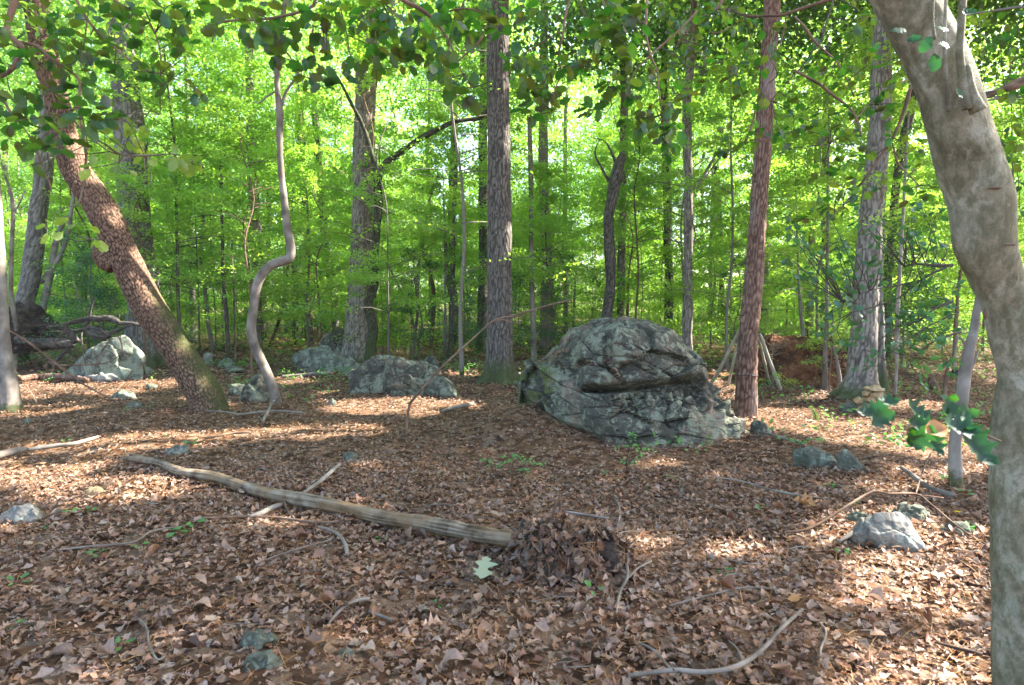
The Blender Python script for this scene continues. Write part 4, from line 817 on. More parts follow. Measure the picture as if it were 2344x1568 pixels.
# ================================================================== trees added to shade the clearing, crowns shaped for it (mostly off frame right)
# sunlit spots on the clearing as ellipses in the picture (x, y, rx, ry): here the crowns leave gaps
GAPS = [(130, 1027, 85, 9), (250, 1020, 70, 14), (330, 1008, 80, 13), (440, 1004, 90, 12), (560, 996, 85, 10), (680, 989, 90, 12), (820, 981, 52, 8), (860, 930, 110, 14), (960, 944, 40, 8), (930, 918, 60, 6), (90, 1074, 110, 11), (10, 1072, 60, 12), (190, 1062, 60, 6),
 (60, 1105, 90, 12), (180, 1098, 60, 8), (110, 1135, 60, 8), (350, 1115, 75, 18), (300, 1125, 40, 14), (170, 1150, 40, 6), (130, 885, 150, 9), (60, 872, 60, 9), (240, 895, 90, 8), (340, 880, 60, 8), (60, 906, 60, 7), (200, 868, 60, 6), (660, 870, 60, 6), (430, 870, 40, 6), (600, 1196, 50, 7), (810, 1166, 26, 6), (20, 1205, 40, 6),
 (1070, 856, 50, 5), (1060, 925, 40, 6), (1640, 860, 40, 8), (1680, 900, 30, 12), (1660, 880, 30, 10), (1790, 955, 90, 16), (1880, 975, 90, 14), (1960, 990, 90, 15), (2040, 1010, 80, 12), (2120, 1030, 50, 10), (1800, 930, 60, 8), (1900, 905, 60, 7), (2000, 970, 70, 8), (2150, 1000, 60, 10), (2200, 1030, 60, 14), (2100, 930, 80, 8), (2230, 1075, 30, 10), (2080, 1120, 60, 5), (2000, 1116, 30, 4), (2160, 1085, 40, 6),
 (1520, 1058, 34, 5), (1480, 1240, 34, 8), (1670, 1252, 45, 10), (1720, 1262, 30, 8), (1930, 1195, 40, 8), (2050, 1205, 80, 36), (2110, 1240, 60, 30), (2190, 1250, 40, 20), (1985, 1300, 60, 14), (2060, 1320, 60, 12), (2150, 1330, 60, 14), (2020, 1370, 80, 10), (2190, 1400, 50, 16), (2120, 1520, 90, 24), (2230, 1500, 50, 20), (2200, 1555, 60, 14), (1990, 1545, 40, 8), (1640, 955, 26, 22), (1660, 985, 24, 16), (2060, 1080, 40, 5), (1880, 1225, 30, 6)]
def shade_trees():
    rg = np.random.default_rng(31); n = 260000
    gx = rg.uniform(-11, 9, n); gy = rg.uniform(1.2, 17, n); g = np.stack([gx, gy, gh(gx, gy)], 1)
    z = rg.uniform(8.5, 15, n); P = g+SUN[None]*(z/SUN[2])[:, None]
    u, v = proj(g); keep = np.ones(n, bool); vn = vnoise(g, 3, 4); mx_ = 130/gy; my_ = 230/gy**2
    for (a, b, rx, ry) in GAPS: keep &= ((u-a)/(rx+mx_))**2+((v-b)/(ry+my_))**2 > 1.3+.35*vn
    cl = fbm(P, .75, 3, 4); keep &= cl > -.75
    sm = vnoise(P, 2.6, 6); keep &= sm > -.75
    P = P[keep]; P = P[:88000]; n = len(P)
    cen = np.array([(10, 2.5), (12, 8), (14, 13), (16, 18), (18, 5), (20, 11), (22, 17), (7, 6), (8, 12)]); cen[:, 0] += 1
    cen = np.array([(4.5, 16), (5, 5.2), (9.5, 3.5), (9.8, 9.2), (14, 6), (14.5, 12), (19, 9), (19.5, 15), (24, 12)], float)
    d = ((P[:, None, :2]-cen[None])**2).sum(2); w = d.argmin(1)
    names = ['first', 'second']
    for k in range(len(cen)):
        q = P[w == k]
        if len(q) < 200: continue
        cx, cyy = cen[k]; z0 = float(gh(cx, cyy)); vis = cyy > 0 and abs(cx) < .84*cyy
        e = empty('tree', (cx, cyy, z0), 'tall tree added toward the right edge, crown shaped to shade the clearing', 'tree', 'trees added toward the right edge to shade the clearing')
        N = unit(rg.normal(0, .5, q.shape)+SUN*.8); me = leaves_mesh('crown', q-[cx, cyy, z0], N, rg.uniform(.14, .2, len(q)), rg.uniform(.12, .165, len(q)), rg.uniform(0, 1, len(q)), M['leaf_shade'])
        o = bpy.data.objects.new('crown', me); COL.objects.link(o); o.parent = e
        if False:
            t = bpy.data.objects.new('trunk', TC[k % 4]); COL.objects.link(t); t.parent = e
        else:
            t = bpy.data.objects.new('trunk', TU[3]); COL.objects.link(t); t.parent = e; t.scale = (.8, .8, 1.7)
shade_trees()
# ================================================================== OVERHANGING BRANCHES, leaves one by one
def serrate(seed, curl, bend, fold):
    st_ = [0, .06, .16, .24, .34, .42, .52, .6, .7, .78, .87, .93, 1]
    w = [.008, .09, .22, .22, .31, .285, .335, .29, .31, .23, .2, .11, .01]
    return leaf_proto(st_, w, curl=curl, bend=bend, fold=fold, seed=seed)
HP = [serrate(s, c, b, f) for s, (c, b, f) in enumerate([(.2, .2, .15), (-.3, -.3, .25), (.5, .4, .05)])]
def leaf_meshes(mat, protos=HP, ts=(.05, .3, .55, .8)):
    return [build_mesh('leaf', pv, pf, mat, attrs={'tint': ('FACE', np.full(len(pf), t))}) for pv, pf in protos for t in ts]
LM = {'holly': leaf_meshes(M['leaf_holly']), 'lit': leaf_meshes(M['leaf_lit']), 'near': leaf_meshes(M['leaf_near']), 'seed': leaf_meshes(M['seedling']), 'dark': leaf_meshes(M['leaf_dark'])}
def leaf_obj(parent, me, p, ax, nr, s, name='leaf'):
    ax = np.array(ax, float); nr = np.array(nr, float); ax /= np.linalg.norm(ax)+1e-9; nr = nr-ax*nr.dot(ax); nr /= np.linalg.norm(nr)+1e-9; sd2 = np.cross(nr, ax)
    m = Matrix(((ax[0]*s, sd2[0]*s, nr[0]*s, p[0]-parent.location[0]), (ax[1]*s, sd2[1]*s, nr[1]*s, p[1]-parent.location[1]), (ax[2]*s, sd2[2]*s, nr[2]*s, p[2]-parent.location[2]), (0, 0, 0, 1)))
    o = bpy.data.objects.new(name, me); COL.objects.link(o); o.parent = parent; o.matrix_local = m; return o
def cluster_leaves(e, pool, clusters, Y, ls, rg, lines, mult=1.0, cap=300, face=.45, bulk_mat=None, twigr=.0012, extra=None):
    pts = np.vstack([cat_rom(l, .05) for l in lines])[:, :3] if lines else np.array([D(clusters[0][0], clusters[0][1], Y)])
    twigs, spec = [], []
    for (px, py, r, n) in clusters:
        yy = Y+rg.normal(0, .12); c = D(px, py, yy); rr = r/FPX*yy
        k = ((pts-c)**2).sum(1).argmin(); a = pts[k]; mid = (a+c)/2+rg.normal(0, .03, 3); dvec = c-a; L = np.linalg.norm(dvec)
        end = c+(dvec/(L+1e-6))*rr*.5; twigs.append(tube([[*a, twigr*2], [*mid, twigr*1.6], [*c, twigr], [*end, twigr*.6]], 5, .03))
        n = int(round(n*mult))
        for q in range(n):
            o = rg.normal(0, 1, 3)*[1, .8, .8]; o /= np.linalg.norm(o); st0 = c+o*rr*rg.uniform(.0, .35)+(end-c)*rg.uniform(-1, 1)
            ax = o+rg.normal(0, .25, 3)+[0, 0, -.25]; toc = np.array([0, 0, CAMH])-c; toc /= np.linalg.norm(toc)
            nr = np.array([0, 0, .75])+rg.normal(0, .42, 3)-toc*face*rg.uniform(.3, 1.6)
            spec.append((st0+o*rr*rg.uniform(0, .35), ax, nr, ls*rg.uniform(.72, 1.2)))
    objs = spec[:cap]; rest = spec[cap:]
    for s_ in objs: leaf_obj(e, pool[rg.integers(len(pool))], *s_)
    if rest and bulk_mat is not None:
        R_ = []
        for p, ax, nr, s_ in rest:
            ax = ax/np.linalg.norm(ax); nr = nr-ax*nr.dot(ax); nr /= np.linalg.norm(nr); R_.append(np.stack([ax, np.cross(nr, ax), nr], 1))
        v, f, t = spread(HP[:1], np.array([q[0] for q in rest]), np.array(R_), np.array([q[3] for q in rest]), rg.uniform(0, 1, len(rest)), np.zeros(len(rest), int))
        o = mk('leaf_mass', v, f, bulk_mat, e, attrs={'tint': ('FACE', t)}); o['kind'] = 'stuff'
    if twigs: mktube('twig', twigs, M['twig'], e)
    return e
def branch(label, Y, lines, clusters, ls, pool='holly', seed=0, mult=1.0, bark='reddish', face=.45, hang=()):
    rg = np.random.default_rng(seed); W3 = [wpath(l, Y+.06*k) for k, l in enumerate(lines)]
    e = empty('overhanging_branch', D(lines[0][0][0], lines[0][0][1], Y), label, 'branch', 'leafy branches hanging into the top of the picture')
    for w in W3: mktube('branch_wood', [tube(w, 10, .02, BARK[bark], wob=.004, seed=seed)], M[bark], e)
    cluster_leaves(e, LM[pool], clusters, Y, ls, rg, W3, mult, 300, face, M['leaf_holly'])
    if hang: mktube('dead_needles', [tube(wpath(h_, Y), 4, .02) for h_ in hang], M['twig_dark'], e)
    return e
branch('brown crooked branch with serrated leaves hanging in the upper left corner', 2.6,
 [[(42, -30, 16), (35, 0, 15), (22, 40, 13), (15, 70, 12), (30, 90, 12), (46, 104, 12), (48, 118, 11), (38, 132, 10), (30, 150, 10), (14, 166, 9), (-12, 180, 9)],
  [(34, 96, 10), (62, 100, 8), (90, 108, 7), (120, 138, 6), (158, 162, 5), (178, 182, 5), (179, 215, 5), (172, 245, 4), (155, 260, 3)],
  [(44, 110, 6), (75, 150, 4), (110, 200, 4), (150, 255, 4), (190, 300, 4), (235, 338, 3), (268, 352, 3), (330, 355, 3), (395, 352, 2)],
  [(0, 210, 6), (14, 238, 6), (28, 262, 5), (38, 270, 2)], [(-10, 190, 4), (14, 240, 4), (40, 275, 4), (66, 312, 3), (84, 350, 4), (92, 388, 3), (108, 410, 3), (118, 445, 2)], [(90, -20, 5), (82, 20, 5), (88, 60, 5), (96, 80, 3)],
  [(180, 230, 5), (186, 290, 5), (194, 340, 5), (193, 380, 5), (184, 430, 4)]],
 [(30, 100, 26, 5), (110, 35, 36, 8), (60, 135, 30, 6), (130, 125, 30, 8), (170, 110, 30, 7), (90, 205, 35, 8), (30, 210, 30, 7), (150, 240, 30, 6), (190, 270, 35, 7), (80, 300, 34, 8), (110, 340, 30, 7), (60, 380, 20, 4), (140, 160, 28, 6), (20, 150, 25, 5), (60, 230, 28, 6), (130, 290, 26, 6), (30, 320, 24, 5), (75, 340, 24, 5), (10, 245, 22, 5), (170, 200, 22, 5), (215, 250, 24, 5), (240, 270, 22, 4), (120, 80, 26, 5), (10, 60, 22, 5), (60, 30, 26, 6), (150, 320, 22, 5), (15, 280, 22, 4)], .062, seed=1, mult=1.1)
branch('sunlit yellow green leafy spray across the leaning trunk at upper left', 2.7,
 [[(196, 300, 4), (240, 330, 4), (275, 352, 4), (330, 356, 4), (390, 352, 3), (430, 362, 3), (465, 378, 2)], [(205, 372, 5), (195, 410, 5), (186, 445, 4), (178, 470, 3)], [(178, 540, 4), (200, 546, 3), (225, 548, 2)], [(330, 356, 2), (334, 400, 1.5), (328, 432, 1)], [(340, 356, 2), (345, 400, 1.5), (344, 430, 1)]],
 [(290, 325, 34, 7), (330, 345, 22, 4), (265, 380, 28, 5), (210, 385, 20, 4), (405, 360, 20, 4), (442, 375, 28, 7), (232, 545, 26, 6), (120, 520, 24, 4), (310, 300, 20, 4), (370, 360, 20, 3), (240, 310, 20, 4), (150, 530, 18, 3)], .055, 'lit', 2, .9, 'sapling')
branch('long thin branch with dark leaves slanting down right of the leaning tree top', 2.7,
 [[(168, -20, 6), (178, 5, 6), (200, 45, 6), (232, 84, 5), (265, 112, 5), (300, 140, 4), (340, 162, 3), (368, 168, 2)], [(250, -10, 5), (275, 10, 5), (312, 32, 4), (345, 60, 4), (360, 95, 4), (366, 130, 3), (366, 160, 3), (365, 200, 1.5), (366, 262, 2)], [(200, 45, 3), (196, 80, 3), (190, 110, 3), (178, 125, 2)]],
 [(180, 20, 30, 6), (150, 70, 30, 6), (230, 30, 40, 9), (300, 25, 38, 9), (235, 100, 26, 6), (260, 140, 26, 6), (215, 165, 15, 3), (230, 210, 20, 4), (250, 260, 28, 5), (290, 270, 20, 4), (400, 95, 30, 7), (362, 165, 32, 9), (378, 200, 26, 6), (440, 200, 24, 5), (345, 50, 30, 6), (345, 150, 24, 5), (310, 160, 22, 4), (375, 20, 30, 7), (410, 50, 24, 5), (440, 15, 30, 7), (280, 70, 26, 6), (330, 90, 22, 4), (420, 110, 22, 5), (205, 130, 22, 5), (270, 175, 20, 4)], .06, seed=3, mult=1.1)
branch('leafy branch over the crooked sapling top with hanging dead needles', 2.6,
 [[(480, 60, 4), (530, 48, 5), (586, 46, 5), (640, 38, 6), (690, 26, 7), (718, 12, 7), (726, -15, 7)], [(560, 30, 3), (600, 62, 4), (640, 100, 4), (672, 140, 3), (684, 168, 3), (712, 180, 2)], [(776, -20, 4), (784, 30, 3), (796, 80, 3), (803, 125, 3), (820, 140, 2)], [(720, 60, 4), (714, 100, 7), (720, 122, 5), (718, 126, 1)]],
 [(510, 60, 30, 5), (560, 20, 30, 6), (600, 20, 34, 8), (640, 70, 32, 8), (600, 90, 30, 6), (720, 30, 38, 9), (760, 20, 30, 8), (670, 95, 24, 5), (700, 165, 30, 9), (730, 190, 26, 6), (720, 130, 28, 6), (800, 60, 30, 6), (620, 120, 24, 5), (660, 20, 28, 7), (690, 60, 26, 6), (800, 168, 26, 6), (830, 135, 26, 6), (760, 90, 26, 6), (765, 185, 20, 4), (585, 60, 26, 6), (540, 65, 22, 4), (740, 70, 24, 6), (480, 30, 28, 6)], .06, seed=4, mult=1.1,
 hang=[[(740, 50, 3), (741, 90, 2), (742, 110, 1)], [(748, 60, 3), (748, 100, 2), (747, 130, 1)], [(860, 120, 2), (861, 160, 1.5), (862, 200, 1)]])
branch('dark forking branch with backlit leaves left of the centre oak', 2.5,
 [[(900, -20, 9), (925, 2, 9), (955, 16, 9), (985, 38, 8), (1010, 66, 6), (1030, 100, 4), (1044, 138, 4), (1060, 170, 3), (1085, 200, 2)], [(985, 38, 4), (1020, 28, 4), (1068, 20, 4), (1100, 28, 4), (1135, 42, 3)], [(962, 36, 4), (956, 70, 3), (944, 95, 3), (938, 125, 2)], [(1107, 82, 5), (1090, 105, 5), (1068, 124, 4), (1042, 146, 4), (1015, 165, 3), (990, 185, 2)], [(840, 10, 3), (865, 32, 4), (885, 42, 3)]],
 [(840, 30, 38, 9), (870, 60, 34, 8), (880, 110, 30, 8), (915, 75, 30, 7), (960, 60, 30, 6), (950, 120, 30, 6), (1002, 155, 35, 9), (1022, 165, 26, 6), (930, 150, 28, 7), (1060, 70, 35, 9), (1082, 210, 26, 8), (1030, 195, 20, 3), (1120, 25, 38, 9), (1148, 60, 24, 5), (1162, 150, 28, 6), (1000, 20, 28, 6), (1075, 30, 26, 6), (975, 140, 26, 6), (890, 20, 30, 7), (940, 30, 24, 5), (1040, 45, 26, 6), (860, 95, 24, 5), (1095, 75, 24, 5), (990, 80, 22, 4), (1060, 200, 20, 4), (845, 150, 24, 5)], .062, seed=5, mult=1.1)
branch('twig of dark clustered leaves hanging right beside the centre oak', 2.6,
 [[(1310, -20, 5), (1303, 0, 5), (1292, 40, 6), (1288, 75, 6), (1280, 110, 5), (1277, 140, 4), (1284, 167, 3), (1270, 200, 3), (1264, 235, 2)], [(1172, 140, 3), (1210, 115, 3), (1250, 90, 3), (1280, 72, 3)], [(1326, 0, 3), (1335, 30, 3), (1350, 48, 2)], [(1262, 220, 3), (1263, 250, 5), (1262, 256, 1)]],
 [(1190, 15, 30, 5), (1240, 20, 26, 5), (1200, 145, 32, 8), (1180, 175, 22, 4), (1215, 205, 34, 9), (1262, 210, 30, 7), (1272, 240, 18, 3), (1215, 255, 20, 5), (1240, 150, 26, 5), (1222, 235, 20, 4), (1320, 140, 30, 8), (1355, 140, 28, 6), (1370, 158, 20, 4), (1210, 175, 22, 4), (1300, 150, 22, 4), (1245, 190, 20, 4), (1180, 50, 22, 4)], .06, seed=6, mult=1.1)
branch('long drooping dark twig ending in a rosette above the huge boulder', 2.55,
 [[(1484, -20, 6), (1483, 0, 6), (1481, 40, 6), (1480, 78, 5), (1489, 125, 5), (1500, 150, 4), (1505, 167, 4), (1508, 205, 4), (1513, 245, 3), (1518, 287, 2)], [(1600, 22, 4), (1560, 65, 4), (1525, 95, 4), (1489, 126, 4), (1455, 160, 3), (1440, 190, 3), (1420, 220, 2), (1400, 240, 2)], [(1400, -10, 3), (1392, 30, 3), (1383, 80, 3), (1350, 120, 2)], [(1505, 160, 2), (1492, 165, 2), (1484, 185, 1.5)]],
 [(1362, 250, 34, 9), (1395, 190, 18, 3), (1385, 50, 34, 9), (1400, 80, 28, 6), (1430, 60, 30, 7), (1440, 20, 24, 6), (1462, 45, 24, 5), (1440, 140, 22, 4), (1432, 195, 30, 8), (1458, 215, 26, 6), (1450, 272, 28, 8), (1480, 285, 28, 7), (1500, 180, 20, 4), (1530, 330, 36, 10), (1545, 295, 20, 5), (1542, 235, 28, 8), (1558, 240, 20, 4), (1525, 272, 12, 1), (1478, 305, 18, 3), (1415, 30, 22, 5), (1405, 195, 16, 3), (1402, 10, 24, 5), (1560, 210, 18, 3), (1520, 305, 18, 4), (1440, 85, 20, 4), (1370, 80, 20, 5), (1480, 245, 18, 3)], .058, seed=7, mult=1.15)
branch('dense dark leafed branch in front of the knobbly pale tree at upper right', 3.1,
 [[(1665, -20, 8), (1653, 0, 8), (1640, 22, 7), (1600, 45, 6), (1580, 60, 5), (1560, 90, 4), (1540, 120, 3)], [(1648, 14, 5), (1685, 28, 5), (1720, 38, 6), (1760, 36, 6), (1790, 35, 6), (1840, 18, 7), (1890, 2, 8), (1930, -14, 8)], [(1570, 70, 4), (1572, 110, 4), (1568, 150, 3)], [(1800, 36, 4), (1795, 65, 4), (1780, 130, 3), (1760, 190, 3), (1735, 240, 3), (1712, 310, 4), (1700, 330, 3)], [(1660, 345, 3), (1630, 385, 3), (1600, 425, 3), (1590, 432, 3)], [(1590, 30, 2), (1630, 75, 3), (1680, 60, 2), (1722, 40, 2)]],
 [(1530, 15, 30, 7), (1560, 50, 32, 9), (1590, 70, 34, 10), (1570, 110, 30, 8), (1630, 40, 30, 8), (1660, 60, 26, 7), (1700, 40, 26, 7), (1610, 160, 28, 7), (1650, 140, 26, 6), (1690, 140, 30, 9), (1700, 120, 20, 4), (1690, 180, 26, 7), (1720, 110, 22, 5), (1702, 215, 28, 9), (1725, 235, 24, 6), (1740, 160, 24, 6), (1730, 60, 22, 5), (1762, 60, 22, 5), (1780, 100, 22, 5), (1742, 300, 24, 6), (1720, 325, 14, 3), (1660, 340, 26, 8), (1665, 305, 16, 4), (1610, 350, 20, 3), (1540, 70, 26, 6), (1600, 20, 28, 7), (1600, 110, 26, 6), (1615, 190, 22, 5), (1560, 130, 22, 5), (1530, 145, 18, 3), (1660, 100, 22, 5), (1620, 100, 22, 5), (1670, 20, 24, 6), (1675, 350, 16, 4), (1760, 130, 22, 5)], .05, seed=8, mult=1.05)
# ---- the big holly's own branches and leaves
rg = np.random.default_rng(41)
HL = [[(2105, 190, 12), (2087, 200, 9), (2072, 250, 8), (2057, 290, 7), (2040, 325, 6), (2022, 348, 6), (1991, 395, 5), (1967, 425, 5), (1930, 470, 3), (1890, 510, 2)], [(2045, 326, 4), (2057, 371, 4), (2082, 400, 3), (2105, 425, 3)],
      [(2080, 180, 5), (2030, 210, 4), (1990, 240, 4), (1950, 285, 3), (1900, 330, 2)], [(1955, 254, 5), (1935, 236, 6), (1913, 221, 6), (1885, 198, 6), (1863, 185, 6), (1824, 164, 5), (1815, 160, 2)], [(1955, 254, 4), (1968, 280, 4), (1972, 310, 3)],
      [(1820, 36, 4), (1845, 62, 5), (1863, 90, 6), (1890, 118, 4), (1913, 138, 4), (1940, 185, 3), (1955, 221, 3)], [(1880, 80, 8), (1886, 60, 3)], [(1910, -5, 3), (1895, 40, 4), (1880, 90, 4), (1865, 110, 3), (1830, 160, 3), (1800, 190, 2), (1765, 230, 2)]]
HL2 = [[(2180, 607, 8), (2150, 608, 7), (2120, 606, 6), (2096, 604, 5), (2070, 610, 3)], [(2165, 612, 6), (2130, 628, 5), (2090, 655, 4), (2060, 680, 3), (2010, 700, 3), (1950, 715, 2)], [(2180, 690, 7), (2140, 706, 5), (2100, 735, 4), (2060, 748, 3), (2010, 780, 2)], [(2200, 760, 6), (2160, 772, 4), (2110, 800, 3), (2070, 850, 2)], [(2110, 640, 3), (2050, 655, 3), (1990, 665, 2), (1930, 690, 2)], [(2180, 720, 4), (2120, 750, 3), (2060, 790, 2), (2010, 840, 2)]]
W1 = [wpath(l, 3.0) for l in HL]; W2 = [wpath(l, 3.9) for l in HL2]
for w in W1[:6]: mktube('limb', [tube(w, 9, .03, BARK['reddish'], wob=.004)], M['reddish'], hol)
c1 = [(x, y, r, n) for x, y, r, n in [(1945, 60, 24, 5), (1960, 20, 24, 6), (1985, 40, 22, 5), (1960, 90, 20, 4), (1985, 110, 22, 5), (2000, 130, 20, 4), (1870, 120, 22, 5), (1935, 130, 22, 5), (1950, 155, 22, 5), (1975, 160, 18, 4), (1900, 150, 20, 4), (1850, 150, 20, 4), (1920, 180, 18, 4), (1815, 220, 20, 5), (1830, 230, 20, 5), (1800, 245, 18, 4), (1830, 265, 22, 6), (1850, 275, 22, 6), (1815, 290, 20, 5), (1840, 300, 16, 3), (1800, 320, 18, 4), (1770, 315, 16, 3), (1940, 250, 18, 4), (1960, 270, 20, 5), (1930, 290, 24, 7), (1950, 310, 22, 6), (1900, 310, 18, 4), (1920, 330, 18, 4), (1900, 380, 24, 6), (1880, 395, 20, 5), (1940, 370, 22, 5), (1970, 360, 22, 5), (1990, 340, 20, 4), (1850, 390, 16, 3), (2030, 150, 22, 5), (2040, 180, 20, 5), (2020, 210, 22, 6), (2000, 240, 22, 6), (2030, 250, 22, 6), (2010, 265, 20, 4), (2060, 230, 18, 3), (2070, 300, 20, 4), (2030, 310, 20, 4), (2080, 350, 20, 5), (2090, 390, 24, 6), (2110, 330, 18, 4), (1960, 400, 20, 5), (1930, 430, 22, 6), (1970, 440, 22, 6), (2000, 430, 22, 5), (1900, 470, 22, 5), (1940, 480, 22, 6), (1870, 480, 18, 4), (2120, 440, 20, 5), (2090, 450, 20, 5), (1820, 500, 16, 4), (1850, 500, 18, 5), (1795, 340, 12, 2), (1900, 270, 16, 3), (1960, 200, 18, 3)]]
c2 = []
for k in range(105):
    x = rg.uniform(1790, 2190); y = rg.uniform(470, 850)
    if y > 640+(x-1790)*.9+60 or y < 470+(2100-x)*.25-40: continue
    c2.append((x, y, 22, rg.integers(4, 7)))
c2 += [(1835, 570, 18, 5), (1870, 585, 16, 4), (1820, 630, 14, 3), (1800, 500, 14, 4), (1860, 690, 18, 5), (2140, 900, 16, 4), (2110, 880, 14, 3)]
cluster_leaves(hol, LM['holly'], c1, 3.0, .05, rg, W1, .95, 290, .45, M['leaf_holly'])
cluster_leaves(hol, LM['holly'], c2, 3.9, .05, rg, W2, 1.0, 0, .3, M['leaf_dark'], twigr=.0018)
mktube('twig', [tube(w, 7, .04) for w in W2+W1[6:]], M['twig'], hol)
c3 = [(2300, 60, 24, 5), (2330, 30, 24, 5), (2290, 110, 24, 5), (2320, 140, 24, 6), (2290, 180, 22, 5), (2330, 230, 26, 6), (2310, 280, 26, 6), (2335, 320, 24, 6), (2320, 370, 24, 5), (2338, 420, 22, 5), (2310, 210, 20, 4), (2300, 330, 18, 4), (2335, 480, 20, 5), (2240, 60, 24, 5), (2260, 100, 22, 5)]
cluster_leaves(hol, LM['holly'], c3, 3.4, .055, rg, [wpath([(2380, 300, 6), (2330, 290, 5), (2290, 320, 4)], 3.4), wpath([(2380, 190, 22), (2300, 205, 18), (2250, 215, 16)], 3.4)], 1.0, 0, .4, M['leaf_holly'])
mktube('limb', [tube(wpath([(2390, 170, 20), (2330, 190, 17), (2280, 212, 15), (2240, 222, 14)], 3.4), 10, .04, BARK['oak'])], M['reddish'], hol)
# near blurred leaves: crossing the trunk top and the low spray
for (px, py, ax, az, s) in [(2078, 68, -.9, .1, .045), (2110, 88, -.9, -.2, .04), (2135, 82, -.6, -.9, .05), (2138, 122, .1, -1, .05), (2200, 35, .9, .3, .045), (2175, 68, -.7, .3, .04), (2185, 205, .7, -.5, .035), (2150, 98, .9, -.1, .04)]:
    leaf_obj(hol, LM['near'][rg.integers(12)], D(px, py, 1.72), (ax, .2, az), (rg.normal(0, .3), -.9, .6), s)
sp = empty('low_leaf_spray', D(2265, 1030, 1.1), 'blurred spray of spiny dark leaves reaching left from the foreground trunk', 'branch')
mktube('twig', [tube(wpath([(2290, 1010, 5), (2240, 990, 5), (2190, 975, 5), (2140, 965, 4), (2090, 958, 3), (2010, 945, 2)], 1.15), 6, .02)], M['twig_dark'], sp)
def spiny(seed):
    return leaf_proto([0, .1, .2, .32, .42, .55, .66, .78, .88, 1], [.01, .14, .30, .18, .36, .2, .34, .15, .17, .005], curl=.3, bend=.5, fold=.25, seed=seed)
SPM = [build_mesh('leaf', *spiny(s), M['leaf_near'], attrs={'tint': ('FACE', np.full(18, t))}) for s, t in ((1, .1), (2, .4), (3, .9))]
for (px, py, ax, az, s, y, nz, k) in [(2030, 935, -1, -.25, .062, 1.12, .8, 0), (2005, 925, 1, .08, .05, 1.14, 1.3, 0), (2040, 945, -.9, -.5, .06, 1.1, .5, 1), (2120, 965, -.55, .55, .062, 1.1, .9, 0), (2160, 962, .5, .85, .062, 1.12, .4, 2), (2160, 955, 1, .1, .07, 1.13, .8, 2), (2130, 975, -1, .15, .055, 1.08, .5, 1), (2130, 968, -.35, -.9, .062, 1.06, .6, 0), (2090, 975, -.25, -1, .045, 1.08, .3, 2), (2150, 965, .95, -.35, .075, 1.1, .9, 0), (2195, 980, .75, -1, .095, 1.1, .5, 2), (2130, 985, .3, -.9, .055, 1.1, .3, 1), (2200, 970, .9, -.8, .085, 1.12, .4, 2)]:
    leaf_obj(sp, SPM[k], D(px, py, y), (ax, rg.normal(0, .15), az), (0, -.75, nz*.7), s*.86)
o = leaf_obj(sp, build_mesh('leaf', *leaf_proto([0, .2, .4, .6, .8, 1], [.02, .26, .36, .3, .2, .01], curl=.8, bend=.5, fold=.2), M['brown_leaf'], attrs={'tint': ('FACE', np.full(10, .3))}), D(2112, 998, 1.05), (1, .3, .16), (.2, -.75, .8), .05); o['label'] = 'flat tan dead leaf among the green ones'
# ================================================================== LOG, STICKS, DEAD WOOD
def gpath(pts, lift=0, off=0.5):
    """polyline lying on the ground; w in px; rests on its own radius"""
    out = []
    for q in pts:
        px, py, w = q[:3]; g = G(px, py+w*.35); r = w/2/FPX*g[1]*1.0; out.append([g[0], g[1], g[2]+r*off+lift+(q[3] if len(q) > 3 else 0), r])
    return out
def grain(amp=.006, sx=5, s=0):
    def d(TH, S, R, p):
        a = np.stack([np.cos(TH)*sx, np.sin(TH)*sx, S*2.6], 1); n = fbm(a, 1.1, 5, s); m = fbm(p, 7, 4, s+3); return amp*(.55*n+.7*m)*np.clip(R/.05, .3, 1.5), np.clip(.52+.22*n+.22*fbm(p, 16, 4, 6), 0, 1)
    return d
lg = empty('fallen_log', gpath([(730, 1160, 34)])[0][:3], 'long weathered barkless log lying diagonally across the leaf litter', 'log')
lp = gpath([(282, 1056, 10, .03), (330, 1062, 14, .03), (372, 1070, 15, .03), (410, 1086, 20, .02), (500, 1106, 24, .03), (600, 1133, 25, .015), (750, 1164, 30, .02), (870, 1191, 33, .02), (1000, 1217, 36, .03), (1100, 1238, 38, .03), (1180, 1253, 37, .04)], .0, .9)
mktube('log_body', [tube(lp, 60, .014, grain(.008, 4.5))], M['log'], lg)
for pts in ([(365, 1068, 12, .05), (320, 1058, 9, .045), (300, 1052, 8, .05)],): mktube('fork', [tube(gpath(pts, 0, .9), 14, .02, grain(.004, 4, 3))], M['log'], lg)
Yl = lp[0][1]
for (a, b, w) in (((286, 1052), (285, 1026), 5), ((361, 1062), (362, 1030), 6), ((394, 1072), (402, 1046), 4), ((1194, 1250), (1196, 1190), 0)):
    if w: Yb = gpath([(a[0], a[1]+6, 4)])[0][1]; mktube('branch_stub', [tube([[*D(*a, Yb), w/2/FPX*Yb], [*(D((a[0]+b[0])/2+2, (a[1]+b[1])/2, Yb)), w/2.3/FPX*Yb], [*D(*b, Yb), w/4/FPX*Yb]], 8, .02, grain(.002))], M['log'], lg)
def stick(label, pts, bark='twig', side=(), name='stick', lift=.028, group=None, base_raise=None, nu=9, cat='stick'):
    P = gpath(pts, lift, 1.0); e = None; mm = P[len(P)//2][:3]
    if side:
        e = empty(name, mm, label, cat, group); mktube('main_stem', [tube(P, nu, .02, BARK[bark], wob=.006, seed=len(label))], M[bark], e)
        for s_ in side: mktube('side_twig', [tube(gpath(s_, lift, 1.0), 7, .02, BARK[bark], wob=.004)], M[bark], e)
        return e
    o = mktube(name, [tube(P, nu, .02, BARK[bark], wob=.006, seed=len(label))], M[bark], base=mm); return tag(o, label, cat, group)
